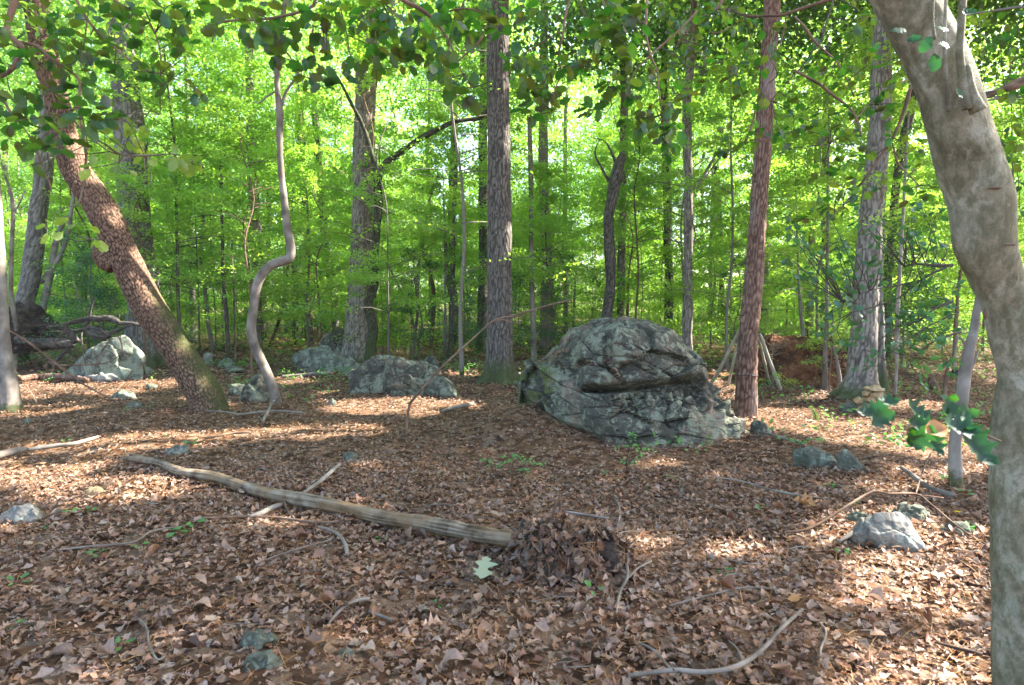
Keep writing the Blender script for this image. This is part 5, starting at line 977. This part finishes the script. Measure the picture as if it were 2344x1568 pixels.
stick('pale lichened broken branch beyond the log, upper piece', [(692, 1138, 8), (715, 1122, 9), (732, 1110, 9), (757, 1088, 9), (778, 1070, 7)], 'twig_pale')
stick('pale broken branch ending under the near side of the log', [(572, 1192, 9), (600, 1184, 12), (622, 1172, 12), (646, 1164, 11)], 'twig_pale')
stick('long dark thin twig lying level below the middle of the log', [(440, 1196, 4), (520, 1194, 5), (580, 1192, 6), (650, 1196, 6), (700, 1203, 6), (760, 1204, 5), (805, 1197, 4)], 'reddish')
stick('thin grey twig leaning up against the log', [(672, 1196, 5), (660, 1178, 5), (648, 1150, 5, .05), (634, 1120, 4, .09), (640, 1098, 2, .12)], 'reddish')
stick('curved pale stick in the litter just below the log', [(728, 1216, 6), (755, 1224, 8), (775, 1236, 8), (788, 1255, 8), (795, 1282, 9)], 'twig_pale')
stick('bent ridged grey stick in the lower middle foreground', [(752, 1442, 4), (772, 1418, 7), (800, 1394, 8), (828, 1384, 9), (845, 1383, 9)], 'twig')
stick('short grey stick pointing right of the bent ridged stick', [(848, 1410, 7), (880, 1424, 8), (900, 1432, 8)], 'twig')
stick('long curved grey branch lying along the lower right bottom edge', [(1440, 1564, 10), (1540, 1552, 12), (1600, 1556, 12), (1650, 1552, 12), (1700, 1536, 12), (1745, 1502, 10), (1785, 1455, 9), (1833, 1408, 8)], 'twig', side=[[(1536, 1546, 6), (1500, 1505, 6), (1460, 1484, 5)], [(1704, 1532, 7), (1690, 1500, 4), (1668, 1480, 3)]])
stick('forked bleached twig standing out pale right of the dark stump', [(1414, 1418, 4), (1417, 1390, 6), (1424, 1362, 7), (1438, 1332, 8), (1436, 1300, 7), (1430, 1272, 7), (1414, 1244, 6), (1414, 1212, 5), (1419, 1185, 4), (1417, 1165, 4), (1404, 1141, 3)], 'twig_pale', side=[[(1440, 1335, 5), (1462, 1312, 5), (1492, 1296, 4)], [(1432, 1273, 5), (1444, 1262, 4), (1452, 1250, 3)]])
stick('long thin branch arching over the whitish fissured rock', [(1792, 1229, 5), (1846, 1222, 6), (1893, 1207, 6, .03), (1945, 1196, 6, .10), (1993, 1188, 6, .16), (2030, 1192, 5, .16), (2095, 1186, 5, .14), (2130, 1198, 5, .1), (2195, 1225, 4, .02), (2240, 1250, 3)], 'reddish', side=[[(2095, 1186, 4, .14), (2158, 1187, 3, .12)], [(2096, 1184, 3, .14), (2108, 1150, 3, .2), (2129, 1113, 3, .26)]])
stick('mossy rotten log section lying right of the split green rock', [(2063, 1078, 9), (2088, 1098, 12), (2120, 1122, 12), (2150, 1134, 12), (2185, 1144, 10)], 'twig', nu=18)
stick('short bleached branch on the leaves between rock pair and huge boulder', [(1008, 948, 7), (1040, 938, 10), (1066, 934, 10), (1083, 928, 6)], 'twig_pale')
stick('grey log lying before the pale flat boulder behind the crooked sapling', [(645, 866, 7), (700, 862, 8), (740, 858, 9), (790, 852, 8), (830, 846, 7)], 'twig', nu=16, cat='log')
stick('mossy rotting log just behind the grey log by the flat boulder', [(690, 854, 9), (760, 850, 11), (830, 842, 10)], 'twig', nu=16, cat='log')
stick('sun bleached log half sunk in the bright leaves at left', [(62, 1036, 8), (120, 1028, 10), (170, 1022, 9), (225, 1006, 6)], 'twig', nu=18, cat='log')
stick('grey end of a log cut by the left edge of the picture', [(-30, 1056, 18), (10, 1047, 17), (45, 1038, 15), (60, 1034, 9)], 'twig', nu=26, cat='log')
stick('long thin stick in the leaves below the leaning tree', [(470, 945, 3), (520, 948, 4), (545, 953, 4), (580, 950, 5), (640, 946, 5), (700, 950, 3)], 'twig_pale')
stick('brown curving stick at the edge of the bright leaf patch', [(430, 1022, 4), (480, 1008, 5), (530, 998, 6), (575, 996, 5)], 'reddish')
stick('small stick against the base of the crooked sapling', [(602, 972, 6), (608, 958, 7), (622, 938, 5, .04), (634, 925, 4, .08)], 'twig_pale')
stick('thin grey twig crossing the near left litter', [(130, 1270, 4), (200, 1262, 5), (270, 1256, 5), (310, 1250, 5), (345, 1228, 5), (385, 1220, 4), (420, 1216, 4)], 'twig')
stick('thin bleached twig curving down near the watermark corner of the litter', [(318, 1430, 4), (335, 1450, 5), (342, 1490, 5), (362, 1525, 5), (380, 1515, 3)], 'twig_pale')
stick('long thin twig slanting through the litter left of centre', [(590, 1300, 3), (640, 1280, 4), (700, 1262, 5), (760, 1245, 3)], 'twig')
stick('thin twig running right of the huge boulder foot', [(1712, 990, 4), (1760, 1000, 6), (1800, 1012, 6), (1838, 1024, 5)], 'twig')
stick('long pale twig lying right of centre below the boulder', [(1640, 1100, 3), (1700, 1110, 4), (1760, 1128, 5), (1840, 1144, 5), (1900, 1150, 3)], 'twig_pale')
stick('dark straight stick in the litter at lower right', [(2140, 1486, 5), (2190, 1500, 8), (2250, 1515, 9)], 'twig_dark')
stick('pale broken stick right of the long curved branch', [(1876, 1440, 4), (1890, 1462, 5), (1876, 1500, 5), (1874, 1520, 4)], 'twig_pale')
stick('thin branching twig left of the bleached forked twig', [(1330, 1235, 4), (1380, 1242, 4), (1405, 1252, 5)], 'twig')
stick('short stick lying behind the dark stump', [(1294, 1180, 5), (1340, 1188, 7), (1395, 1196, 5)], 'twig')
stick('short stick lying right of the bleached twig', [(1664, 1290, 3), (1700, 1300, 4), (1740, 1302, 3)], 'twig_pale')
stick('twig on the litter at the lower middle right', [(1530, 1400, 4), (1560, 1392, 5), (1640, 1370, 5), (1700, 1358, 5), (1780, 1362, 4)], 'twig')
stick('grey peeled stick pointing at the whitish rock', [(1920, 1250, 6), (1950, 1234, 12), (1972, 1222, 14)], 'twig_pale', nu=12)
rg = np.random.default_rng(51)
for k in range(46):
    x = rg.uniform(30, 2240); y = 900+rg.uniform(0, 1)**.8*650; L = rg.uniform(30, 110)*(.4+(y-880)/900); a = rg.uniform(-.5, .5)
    if 1180 < x < 1730 and y < 1040: continue
    stick('thin loose twig lying in the brown leaf litter', [(x, y, 2.2), (x+L*.5, y+L*.5*math.tan(a)*.5+rg.normal(0, 3), 3), (x+L, y+L*math.tan(a)*.5, 1.6)], ['twig', 'twig_pale', 'reddish', 'twig_dark'][k % 4], group='thin loose twigs scattered over the litter', nu=6, name='twig', cat='twig')
def air(name, label, bark, Y, lines, cat, nu=8, group=None, part='branch', wob=.003, mat=None):
    W_ = [wpath(l, Y) if not callable(Y) else Y(l) for l in lines]; e = empty(name, W_[0][0][:3], label, cat, group)
    for k, w in enumerate(W_): mktube('stem' if k == 0 else part, [tube(w, nu, .03, BARK[bark], wob=wob, seed=k)], M[mat or bark], e)
    return e
Yb = float(G(931, 996)[1])
air('dead_sapling', 'long dead sapling arching from the leaves over the middle rocks to the centre oak', 'reddish', Yb, [[(931, 998, 6), (933, 960, 6), (938, 926, 6), (950, 910, 6), (961, 896, 5), (990, 862, 5), (1020, 832, 5), (1049, 805, 5), (1090, 768, 4), (1124, 738, 4), (1150, 727, 5), (1172, 724, 5), (1210, 712, 4), (1262, 697, 4), (1312, 684, 2)], [(1124, 738, 3), (1150, 732, 3), (1180, 740, 2), (1196, 732, 1.5)], [(1100, 760, 2), (1112, 745, 2), (1120, 728, 1.5)], [(1172, 725, 3), (1200, 722, 2), (1240, 722, 1.5)]], 'branch')
Yt = float(G(480, 1000)[1])+4
air('dead_branch', 'sunlit bare pinkish twig spray leaning before the pale boulder at far left', 'reddish', 8.6, [[(14, 752, 4), (60, 780, 5), (112, 820, 5), (150, 850, 5), (200, 885, 4), (262, 915, 3), (310, 930, 2)], [(112, 828, 5), (140, 836, 4), (190, 835, 4), (225, 833, 3), (250, 828, 2), (280, 810, 2)], [(225, 833, 3), (232, 805, 3), (250, 782, 2), (262, 772, 1.5)], [(281, 810, 3), (276, 780, 3), (262, 762, 2), (254, 757, 1.5)], [(276, 780, 2), (277, 760, 1.5)], [(197, 835, 3), (190, 812, 2), (186, 790, 1.5)], [(125, 832, 3), (122, 850, 2), (126, 886, 2)], [(112, 822, 2), (104, 850, 2), (98, 870, 2)], [(150, 850, 2), (150, 880, 1.5)], [(118, 790, 2), (140, 770, 2), (156, 735, 1.5)], [(133, 800, 2), (122, 785, 1.5), (115, 770, 1)], [(60, 880, 2), (75, 905, 2), (84, 922, 1)]], 'branch')
# dark fallen crown of the uprooted tree at left
air('fallen_tree', 'dark dead fallen tree with arching limbs behind the left boulder', 'deadwood', 13.2, [[(40, 775, 16), (75, 783, 17), (120, 786, 19), (150, 786, 19), (168, 785, 13)], [(110, 750, 6), (140, 744, 7), (185, 732, 9), (220, 728, 12), (252, 730, 13), (275, 740, 10), (298, 741, 8), (330, 744, 6)], [(145, 762, 6), (170, 758, 7), (200, 752, 10), (225, 754, 10), (245, 764, 10), (262, 758, 6), (300, 742, 4), (315, 738, 3)], [(205, 758, 17), (222, 766, 19), (240, 768, 13), (252, 764, 6)], [(168, 790, 6), (150, 806, 6), (128, 830, 5), (120, 842, 4)], [(196, 752, 4), (204, 730, 4), (208, 700, 3), (212, 680, 3)], [(140, 745, 12), (158, 760, 13), (172, 782, 12)]], 'fallen tree', nu=16, wob=.03)
stick('rust brown rotten log in the leaves left of the pale green boulder', [(44, 872, 12), (90, 868, 15), (150, 868, 15), (200, 874, 10)], 'pine', nu=18, cat='log')
# pole frame behind the pine
for k, (l, lab) in enumerate([([(1626, 880, 8), (1645, 850, 8), (1665, 810, 7), (1690, 760, 6), (1704, 735, 5)], 'longest grey pole leaning right against the pine, left of it'), ([(1667, 882, 6), (1676, 840, 6), (1686, 800, 6), (1694, 768, 5), (1700, 740, 4)], 'thin pole close to the left side of the pine'),
      ([(1765, 882, 6), (1757, 860, 6), (1748, 820, 6), (1740, 790, 6), (1732, 765, 5)], 'crooked pole leaning left toward the pine'), ([(1788, 894, 8), (1775, 860, 8), (1760, 820, 7), (1746, 780, 7), (1740, 765, 5)], 'pale straight pole rightmost of the pole frame')]):
    gy = G(l[0][0], l[0][1])[1]; w = [[*D(x, y, gy-(gy-10.2)*i/(len(l)-1)), ww*1.0/2/FPX*gy] for i, (x, y, ww) in enumerate(l)]
    tag(mktube('pole', [tube(w, 10, .06, BARK['twig_pale'], wob=.004, seed=k)], M['pole'], base=w[0][:3]), lab, 'pole', 'poles leaning together behind the pine')
# stump with its mound of debris
sb = G(1196, 1258); e = empty('stump', sb, 'dark jagged broken snag standing at the end of the fallen log', 'stump')
w = [[*D(1200, 1275, sb[1]), .026], [*D(1194, 1245, sb[1]), .022], [*D(1194, 1215, sb[1]), .016], [*D(1198, 1188, sb[1]), .005]]
mktube('snag', [tube(w, 22, .006, bark_furrow(.012, .05, .006, .01, 4))], M['deadwood'], e)
w = [[*D(1215, 1300, sb[1]-.15), .02], [*D(1212, 1270, sb[1]-.1), .028], [*D(1204, 1245, sb[1]-.02), .012]]
mktube('bark_slab', [tube(w, 16, .008, bark_furrow(.012, .05, .005, .01, 6))], M['oak'], e)
for k, (l, lab) in enumerate([([(1264, 1212, 6), (1265, 1190, 7), (1270, 1165, 7), (1278, 1146, 7), (1283, 1130, 3)], 'bent brown upright twig, left of the two over the debris mound'), ([(1281, 1180, 6), (1284, 1160, 7), (1282, 1138, 4)], 'short upright twig, right of the two over the debris mound')]):
    gy = G(1265, 1225)[1]; tag(mktube('twig', [tube(wpath(l, gy), 8, .01, BARK['twig_dark'], wob=.003)], M['reddish'], base=D(l[0][0], l[0][1], gy)), lab, 'twig')
rgl = np.random.default_rng(12); mc = G(1312, 1325); mc = mc+[0, .18, 0]
def heap():
    v, f = ICO[5]; q = v*[.34, .2, .22]; q[:, 2] = np.where(q[:, 2] < 0, q[:, 2]*.3, q[:, 2]); n = unit(v*[1/.34, 1/.2, 1/.22])
    dd = .05*fbm(q, 7, 4, 3)+.05*facets(q, 9, 4)[0]
    for (hx, hz, r, dp) in ((.2, .1, .075, .15), (-.24, .05, .06, .1), (.0, .12, .04, .06), (-.1, .03, .04, .06)): dd -= dp*np.exp(-(((q[:, 0]-hx)/r)**2+((q[:, 2]-hz)/(r*1.1))**2))*(q[:, 1] < .02)
    return q+n*dd[:, None], f, n
hv, hf, hn = heap(); e2 = empty('root_heap', mc, 'ragged dark heap of roots and rotting leaves at the right end of the log', 'root heap')
mk('earth_core', hv+mc, hf, M['dark_earth'], e2)
def onheap(n, fr=.3):
    k = rgl.integers(0, len(hv), n*3); k = k[(hv[k, 2] > 0) & (hv[k, 1] < .12)]; k = k[rgl.uniform(0, 1, len(k)) < np.where(np.abs(hv[k, 0]-.2)**2+(hv[k, 2]-.1)**2 < .006, .15, 1)][:n]; return hv[k]+mc, hn[k]
P, N = onheap(800); N = unit(N+rgl.normal(0, .55, N.shape)); ax = unit(rgl.normal(0, .5, N.shape)+[0, 0, -.9]); ax = unit(ax-N*(ax*N).sum(1)[:, None]); R_ = np.stack([ax, np.cross(N, ax), N], 2)
v, f, t = spread(NEARP, P+N*.012, R_, rgl.uniform(.03, .085, len(P)), rgl.uniform(0, 1, len(P)), rgl.integers(0, 8, len(P)))
o = mk('rotting_leaves', v, f, M['debris'], e2, attrs={'tint': ('FACE', t)}); o['kind'] = 'stuff'
pv = np.array([(-.5, -.011, 0), (0, -.011, .1), (.5, 0, 0), (0, .011, .1)]); P, N = onheap(500); N = unit(N+rgl.normal(0, .7, N.shape)); ax = unit(rgl.normal(0, .8, N.shape)+[0, 0, -.7]); ax = unit(ax-N*(ax*N).sum(1)[:, None]); R_ = np.stack([ax, np.cross(N, ax), N], 2)
v, f, t = spread([(pv, np.array([(0, 1, 2, 3)]))], P+N*.02, R_, rgl.uniform(.05, .14, len(P)), rgl.uniform(0, 1, len(P)), np.zeros(len(P), int))
o = mk('needle_tangle', v, f, M['needle'], e2, attrs={'tint': ('FACE', t)}); o['kind'] = 'stuff'
rt = []
for k in range(46):
    P, N = onheap(20); p = P[0]+N[0]*.015; L = rgl.uniform(.06, .2); d = np.array([rgl.normal(0, .3), -.35, -.8]) if k % 3 else np.array([rgl.normal(0, .6), -.1, .5]); rt.append(tube([[*p, .003], [*(p+d*L*.4+rgl.normal(0, .015, 3)), .0025], [*(p+d*L*.75+[rgl.normal(0, .02), -.01, .01]), .0018], [*(p+d*L), .0007]], 5, .012))
mktube('root_tangle', rt, M['twig_dark'], e2)
# special leaves
g = G(1108, 1325); pv, pf = leaf_proto([0, .08, .16, .26, .34, .45, .54, .64, .72, .82, .9, 1], [.01, .13, .28, .26, .42, .2, .17, .45, .36, .12, .2, .01], curl=.15, bend=.15, fold=.06, seed=4)
lf = mk('oak_leaf', (rotz(pv*[.15, .15, .15]-[.075, 0, 0], 1.35)@np.array([[1, 0, 0], [0, .88, .47], [0, -.47, .88]]))+g+[0, 0, .06], pf, M['oak_leaf_green'], attrs={'tint': ('FACE', np.full(len(pf), .4))}, base=g); tag(lf, 'large pale green lobed oak leaf upright in the litter below the log end', 'leaf')
for (px, py, s, m_, lab) in [(1958, 975, .07, 'yellow', 'bright yellow leaf on the sunny litter before the cairn'), (1820, 1382, .1, 'brown_leaf', 'large tan lobed leaf at the tip of the long curved branch'), (2180, 1185, .05, 'yellow', 'small yellow leaf near the whitish fissured rock'), (1815, 1160, .16, 'brown_leaf', 'big curled brown leaf right of centre'), (1795, 893, .06, 'yellow', 'small yellow leaf at the foot of the rightmost pole'), (1175, 1242, .09, 'oak_leaf_green', 'pale curled leaf resting against the cut end of the log')]:
    g = G(px, py); tag(mk('fallen_leaf', rotz(NEARP[px % 4][0]*s, px)+g+[0, 0, .045], NEARP[px % 4][1], M[m_], attrs={'tint': ('FACE', np.full(len(NEARP[px % 4][1]), .4))}, base=g), lab, 'leaf')
# ================================================================== SMALL PLANTS
def plant(label, px, py, hpx, nl, ls, mat='seed', name='seedling', group=None, spreadx=1, seed=0, cat='seedling'):
    rg = np.random.default_rng(seed+int(px)); g = G(px, py); s = g[1]/FPX; H = hpx*s; e = empty(name, g, label, cat, group)
    st_ = [[*g, .0016*g[1]/3], [g[0]+rg.normal(0, .01), g[1], g[2]+H*.5, .0013*g[1]/3], [g[0]+rg.normal(0, .02), g[1], g[2]+H, .0006*g[1]/3]]
    ps = [tube(st_, 5, .02)]
    for k in range(nl):
        t = 1-(k/max(nl, 1))*.75 if H > .09 else 1; c = np.array([g[0], g[1], g[2]+H*t]); a = k*2.4+rg.normal(0, .3); r = ls*.3+spreadx*H*(1.15-t)*.6
        ax = np.array([math.cos(a), math.sin(a), rg.normal(.1, .2)]); q = c+ax*r; ps.append(tube([[*c, .0008], [*((c+q)/2), .0007], [*q, .0005]], 4, .02))
        leaf_obj(e, LM[mat][rg.integers(12)], q, ax, (rg.normal(0, .4), -.25+rg.normal(0, .4), 1), .66*ls*rg.uniform(.6, 1.2))
    mktube('stem', ps, M['sapling'], e); return e
def holly_bush(label, px, py, subs, ls, mat, seed):
    rg = np.random.default_rng(seed); g = G(px, py); e = empty('shrub', g, label, 'shrub'); ps = []
    for (x, y, n) in subs:
        c = D(x, y, g[1]+rg.normal(0, .05)); ps.append(tube([[*g, .003], [*((g+c)/2+[0, 0, .01]), .002], [*c, .001]], 5, .03))
        for k in range(n):
            o = rg.normal(0, 1, 3)*[1, .8, .5]; o /= np.linalg.norm(o); leaf_obj(e, LM[mat][rg.integers(12)], c+o*ls*rg.uniform(.2, 1.0), o, (rg.normal(0, .3), -.4, 1), ls*rg.uniform(.8, 1.2))
    mktube('stem', ps, M['twig'], e); return e
holly_bush('small green holly seedling sprawling in the litter left of the boulder front', 1176, 1092, [(1112, 1056, 8), (1128, 1062, 8), (1150, 1066, 7), (1172, 1052, 8), (1190, 1042, 8), (1210, 1054, 8), (1228, 1060, 8), (1200, 1078, 8), (1180, 1086, 7), (1240, 1062, 5), (1196, 1058, 6), (1160, 1050, 5)], .034, 'seed', 3)
holly_bush('slender green seedling standing in front of the huge boulder', 1432, 1068, [(1448, 992, 7), (1447, 1002, 6), (1440, 1020, 8), (1452, 1024, 8), (1480, 1026, 8), (1468, 1032, 7), (1430, 1052, 7), (1454, 1056, 7), (1412, 1022, 4), (1496, 1036, 3)], .032, 'seed', 5)
lm = 'small green seedling with pointed leaflets, '
for k, (px, py, hh, nl, ls, lab) in enumerate([(160, 1192, 22, 6, .055, 'spreading just right of the pale flat stone'), (205, 1178, 10, 4, .045, 'right of the first seedling by the pale stone'), (408, 1228, 14, 7, .075, 'widest one, in the litter left under the log'), (444, 1212, 14, 4, .07, 'brighter green, touching the long dark twig'), (438, 1024, 12, 8, .075, 'sunlit, beside the half buried flat stone'), (222, 1272, 8, 5, .06, 'above the thin grey twig at near left'), (318, 1258, 14, 3, .055, 'right of the thin grey twig at near left'), (112, 1212, 10, 4, .05, 'below the pale flat stone'), (1540, 1100, 8, 4, .05, 'right of the slender boulder seedling'), (1740, 1170, 12, 5, .05, 'beside the big curled brown leaf'), (1928, 1276, 18, 3, .045, 'standing below the peeled stick'), (2215, 1220, 14, 4, .05, 'near the foreground trunk'), (2210, 1140, 14, 6, .05, 'right of the slim foreground tree foot'), (2160, 1108, 14, 8, .05, 'left of the slim foreground tree foot'), (1960, 1160, 8, 5, .05, 'above the mossy rock shoulder'), (275, 1485, 10, 3, .07, 'two long leaves in the bottom left litter'), (40, 1440, 12, 4, .04, 'at the lower left edge'), (36, 1340, 10, 4, .07, 'dark broad leaves at the left edge'), (1655, 1318, 12, 4, .055, 'right of the bleached forked twig'), (1360, 1360, 8, 3, .075, 'with narrow leaves below the debris heap'), (1000, 1388, 6, 3, .04, 'left of the pale oak leaf'), (1380, 1090, 8, 4, .05, 'left of the slender boulder seedling'), (150, 1016, 8, 5, .05, 'among sunlit leaves by the bleached log'), (385, 1010, 10, 5, .05, 'in the brightest leaf patch'), (870, 1240, 8, 3, .05, 'against the near side of the log'), (620, 1128, 8, 3, .05, 'on the far side of the log'), (290, 945, 8, 8, .05, 'cluster under the moss topped stone'), (340, 938, 8, 6, .05, 'left of the leaning tree foot'), (415, 872, 14, 9, .05, 'cluster beyond the angular grey rock'), (1900, 1120, 8, 6, .05, 'below the slanting green slab')]):
    plant(lm+lab, px, py, hh, nl, ls, seed=k)
fr = empty('fern', G(1866, 962), 'small yellow green fern frond standing in the sunny litter', 'fern'); gy = G(1866, 962)
ps = []; 
for k in range(9):
    t = k/8; x = 1868-6*t*t*1.8; y = 962-30*t; c = D(x, y, gy[1])
    for s in (-1, 1): leaf_obj(fr, LM['lit'][k], c, (s, 0, .25), (0, -1, .4), .042*(1-.6*t)+.01, 'leaflet')
mktube('stem', [tube(wpath([(1868, 962, 2), (1865, 945, 2), (1857, 932, 1)], gy[1]), 5, .02)], M['sapling'], fr)
for k, (px, py, cs_) in enumerate([(1740, 884, .42), (1868, 880, .5), (1925, 892, .4)]):
    g = G(px, py); place('shrub', TU[k % 5], UND[k % 5] if k != 2 else DK[0], g[0], g[1]-.5, .22, k*1.3, ['leafy green shrub at the left side of the red clay root plate', 'leafy green shrub growing before the middle of the red clay root plate', 'dark leafed shrub between the clay root plate and the cairn oak'][k], 'shrub', None, .15, cs_*.75, 1.2)
def undergrowth():
    rg = np.random.default_rng(61); n = 5200; y = np.sqrt(rg.uniform(6**2, 30**2, n)); x = rg.uniform(-.95, .95, n)*(y+.5)
    P = np.stack([x, y, gh(x, y)], 1); dn = fbm(P*[1, 1, 0], .45, 3, 5); right = (x > 3.2) & (y > 6); k = (dn > np.where(y > 12, -.25, np.where(right, .02, .5))) & ~in_body(x, y); P = P[k]
    c = np.repeat(P, 7, 0)+rg.normal(0, 1, (len(P)*7, 3))*[.09, .09, 0]; c[:, 2] = gh(c[:, 0], c[:, 1])+rg.uniform(.04, .05+.011*c[:, 1], len(c))
    N = unit(rg.normal(0, .45, c.shape)+[0, 0, 1]); me = leaves_mesh('undergrowth', c, N, rg.uniform(.045, .09, len(c)), rg.uniform(.03, .05, len(c)), rg.uniform(0, 1, len(c)), M['seedling'])
    o = bpy.data.objects.new('undergrowth', me); COL.objects.link(o); tag(o, 'low green seedlings and creepers covering the farther forest floor', 'undergrowth', kind='stuff')
undergrowth()
def thicket():
    rg = np.random.default_rng(63); n = 24000; y = np.sqrt(rg.uniform(19**2, 62**2, n)); x = rg.uniform(-1, 1, n)*(y+2); P = np.stack([x, y, gh(x, y)], 1)
    k = fbm(P*[1, 1, 0], .35, 3, 9) > -.35; P = P[k]; c = np.repeat(P, 3, 0)+rg.normal(0, .3, (len(P)*3, 3))*[1, 1, 0]; c[:, 2] = gh(c[:, 0], c[:, 1])+rg.uniform(0, 1, len(c))*(.25+.035*c[:, 1])
    N = unit(rg.normal(0, .4, c.shape)+[0, 0, 1]); me = leaves_mesh('thicket', c, N, rg.uniform(.1, .24, len(c)), rg.uniform(.07, .15, len(c)), rg.uniform(0, 1, len(c)), M['leaf_under'])
    o = bpy.data.objects.new('thicket', me); COL.objects.link(o); tag(o, 'tangle of green bushes filling the floor of the far woods', 'bushes', kind='stuff')
thicket()
# small oddments at the right, far back
c = D(2042, 868, 15.5); r = .19; w = [[c[0]+.15, c[1], c[2], r], [c[0]-.1, c[1]-.25, c[2], r]]
t_ = empty('cut_log', c, 'dark round ended log lying beyond the slim pale stem', 'log'); mktube('log_body', [tube(w, 28, .05, BARK['oak'])], M['oak_dark'], t_)
c = D(2186, 861, 13); bx = .055
tag(mk('trail_box', *(lambda P: (P, [(0, 1, 3, 2), (4, 6, 7, 5), (0, 2, 6, 4), (1, 5, 7, 3), (0, 4, 5, 1), (2, 3, 7, 6)]))(np.array([[c[0]+i*bx, c[1]+j*.04, c[2]+k*.12+(.02 if j < 0 and k > 0 else 0)] for i in (-1, 1) for j in (-1, 1) for k in (-1, 1)])), M['black'], base=c), 'small black box hung low beside the slim right stem', 'box')
w = [[*D(2136, 856, 10.5), .02], [*D(2132, 876, 10.5), .075], [*D(2140, 888, 10.5), .06], [*D(2144, 902, 10.5), .012]]
tag(mktube('snag', [tube(w, 20, .02, bark_furrow(.03, .08, .02, .03, 2))], M['reddish'], base=D(2140, 888, 10.5)), 'ragged reddish root snag standing left of the stub stem', 'snag')
# ================================================================== gaps for the sun: leaves that would shade the sunlit spots are left off
SPOTS = [(D(1156, 330, 11.7), .3), (D(1150, 200, 11.7), .25), (D(1152, 560, 11.7), .3), (D(1155, 430, 11.7), .12), (D(1150, 100, 11.7), .3), (D(1648, 950, 7.2), .12), (D(1665, 975, 7.2), .1), (D(1630, 925, 7.2), .08), (D(2292, 640, 1.9), .05), (D(2305, 690, 1.9), .04), (D(2290, 715, 1.9), .03), (D(2320, 760, 1.9), .04),
 (D(640, 360, 9.3), .3), (D(645, 430, 9.3), .15), (D(632, 210, 9.3), .2), (D(640, 600, 9.3), .18), (D(600, 845, 9.3), .25), (D(852, 300, 17), .5), (D(835, 230, 17), .5), (D(1574, 560, 14.5), .3), (D(1574, 780, 14.5), .4), (D(1575, 470, 14.5), .3), (D(588, 560, 17), .5), (D(1720, 860, 8.2), .2), (D(1735, 560, 8.2), .2), (D(1725, 740, 8.2), .14), (D(0, 520, 8.6), .5), (D(18, 860, 8.6), .2), (D(350, 360, 2.7), .22), (D(440, 375, 2.7), .12), (D(230, 545, 2.7), .12), (D(150, 800, 8.6), .5), (D(240, 870, 9), .3), (D(260, 775, 12), .4), (D(120, 610, 11), .5), (D(250, 520, 8.6), .13), (D(400, 800, 8.6), .12), (D(455, 880, 8.6), .14), (D(820, 860, 9.8), .2), (D(700, 820, 13), .3)]
def carve():
    done = {}
    for o in [q for q in COL.objects if q.name.split('.')[0] in ('crown', 'distant_woods') and q.type == 'MESH']:
        me = o.data; n = len(me.vertices); a = np.empty(n*3, np.float32); me.vertices.foreach_get('co', a); a = a.reshape(-1, 3)
        L = a[::4]; par = o.parent; s = np.array(o.scale); rz = o.rotation_euler[2]; q = L*s; c_, s_ = math.cos(rz), math.sin(rz)
        q = np.stack([q[:, 0]*c_-q[:, 1]*s_, q[:, 0]*s_+q[:, 1]*c_, q[:, 2]], 1)+np.array(o.location)
        if par: q = q+np.array(par.location)
        t = q[:, 2]/SUN[2]; g = q-SUN[None]*t[:, None]; g = g+SUN[None]*(gh(g[:, 0], g[:, 1])/SUN[2])[:, None]
        near = (g[:, 1] > 1.2) & (g[:, 1] < 18) & (abs(g[:, 0]) < 14); kill = np.zeros(len(L), bool)
        if near.any():
            u, v = proj(g); u = np.where(near, u, -9e3)
            jit = vnoise(g, 3, 4)
            gy_ = np.maximum(g[:, 1], 1.2); mx_ = 130/gy_; my_ = 230/gy_**2
            for (x, y, rx, ry) in GAPS: kill |= ((u-x)/(rx+mx_))**2+((v-y)/(ry+my_))**2 < 1.3+.35*jit
        for p, r in SPOTS:
            d = q-p; al = d@SUN; pr = d-al[:, None]*SUN; kill |= (al > .15) & ((pr**2).sum(1) < r*r)
        if kill.mean() < .014: continue
        keep = ~kill; idx = np.where(keep)[0]; V = a.reshape(-1, 4, 3)[idx].reshape(-1, 3); tt = np.empty(len(me.polygons), np.float32); me.attributes['tint'].data.foreach_get('value', tt)
        i = np.arange(len(idx))[:, None]*4; f = np.concatenate([i+[0, 1, 2], i+[0, 2, 3]], 1).reshape(-1, 3)
        o.data = build_mesh(me.name, V, f, me.materials[0], attrs={'tint': ('FACE', tt.reshape(-1, 2)[idx].ravel())})
carve()


# ================================================================== AIR: thin haze added to lift the dark far woods
hz = np.array([(x, y, z) for x in (-90, 90) for y in (-8, 95) for z in (-2.5, 48)], float)
me = bpy.data.meshes.new('haze'); me.from_pydata([tuple(q) for q in hz], [], [(0, 1, 3, 2), (4, 6, 7, 5), (0, 4, 5, 1), (2, 3, 7, 6), (0, 2, 6, 4), (1, 5, 7, 3)])
mm, nt, out = new_mat('haze'); pvn = nt.nodes.new('ShaderNodeVolumePrincipled'); pvn.inputs['Color'].default_value = (.93, .96, 1, 1); pvn.inputs['Density'].default_value = .0005
nt.links.new(pvn.outputs[0], out.inputs['Volume']); me.materials.append(mm); ho = bpy.data.objects.new('haze', me); COL.objects.link(ho); tag(ho, 'faint added haze that lightens the darks of the far woods', 'haze', kind='stuff')
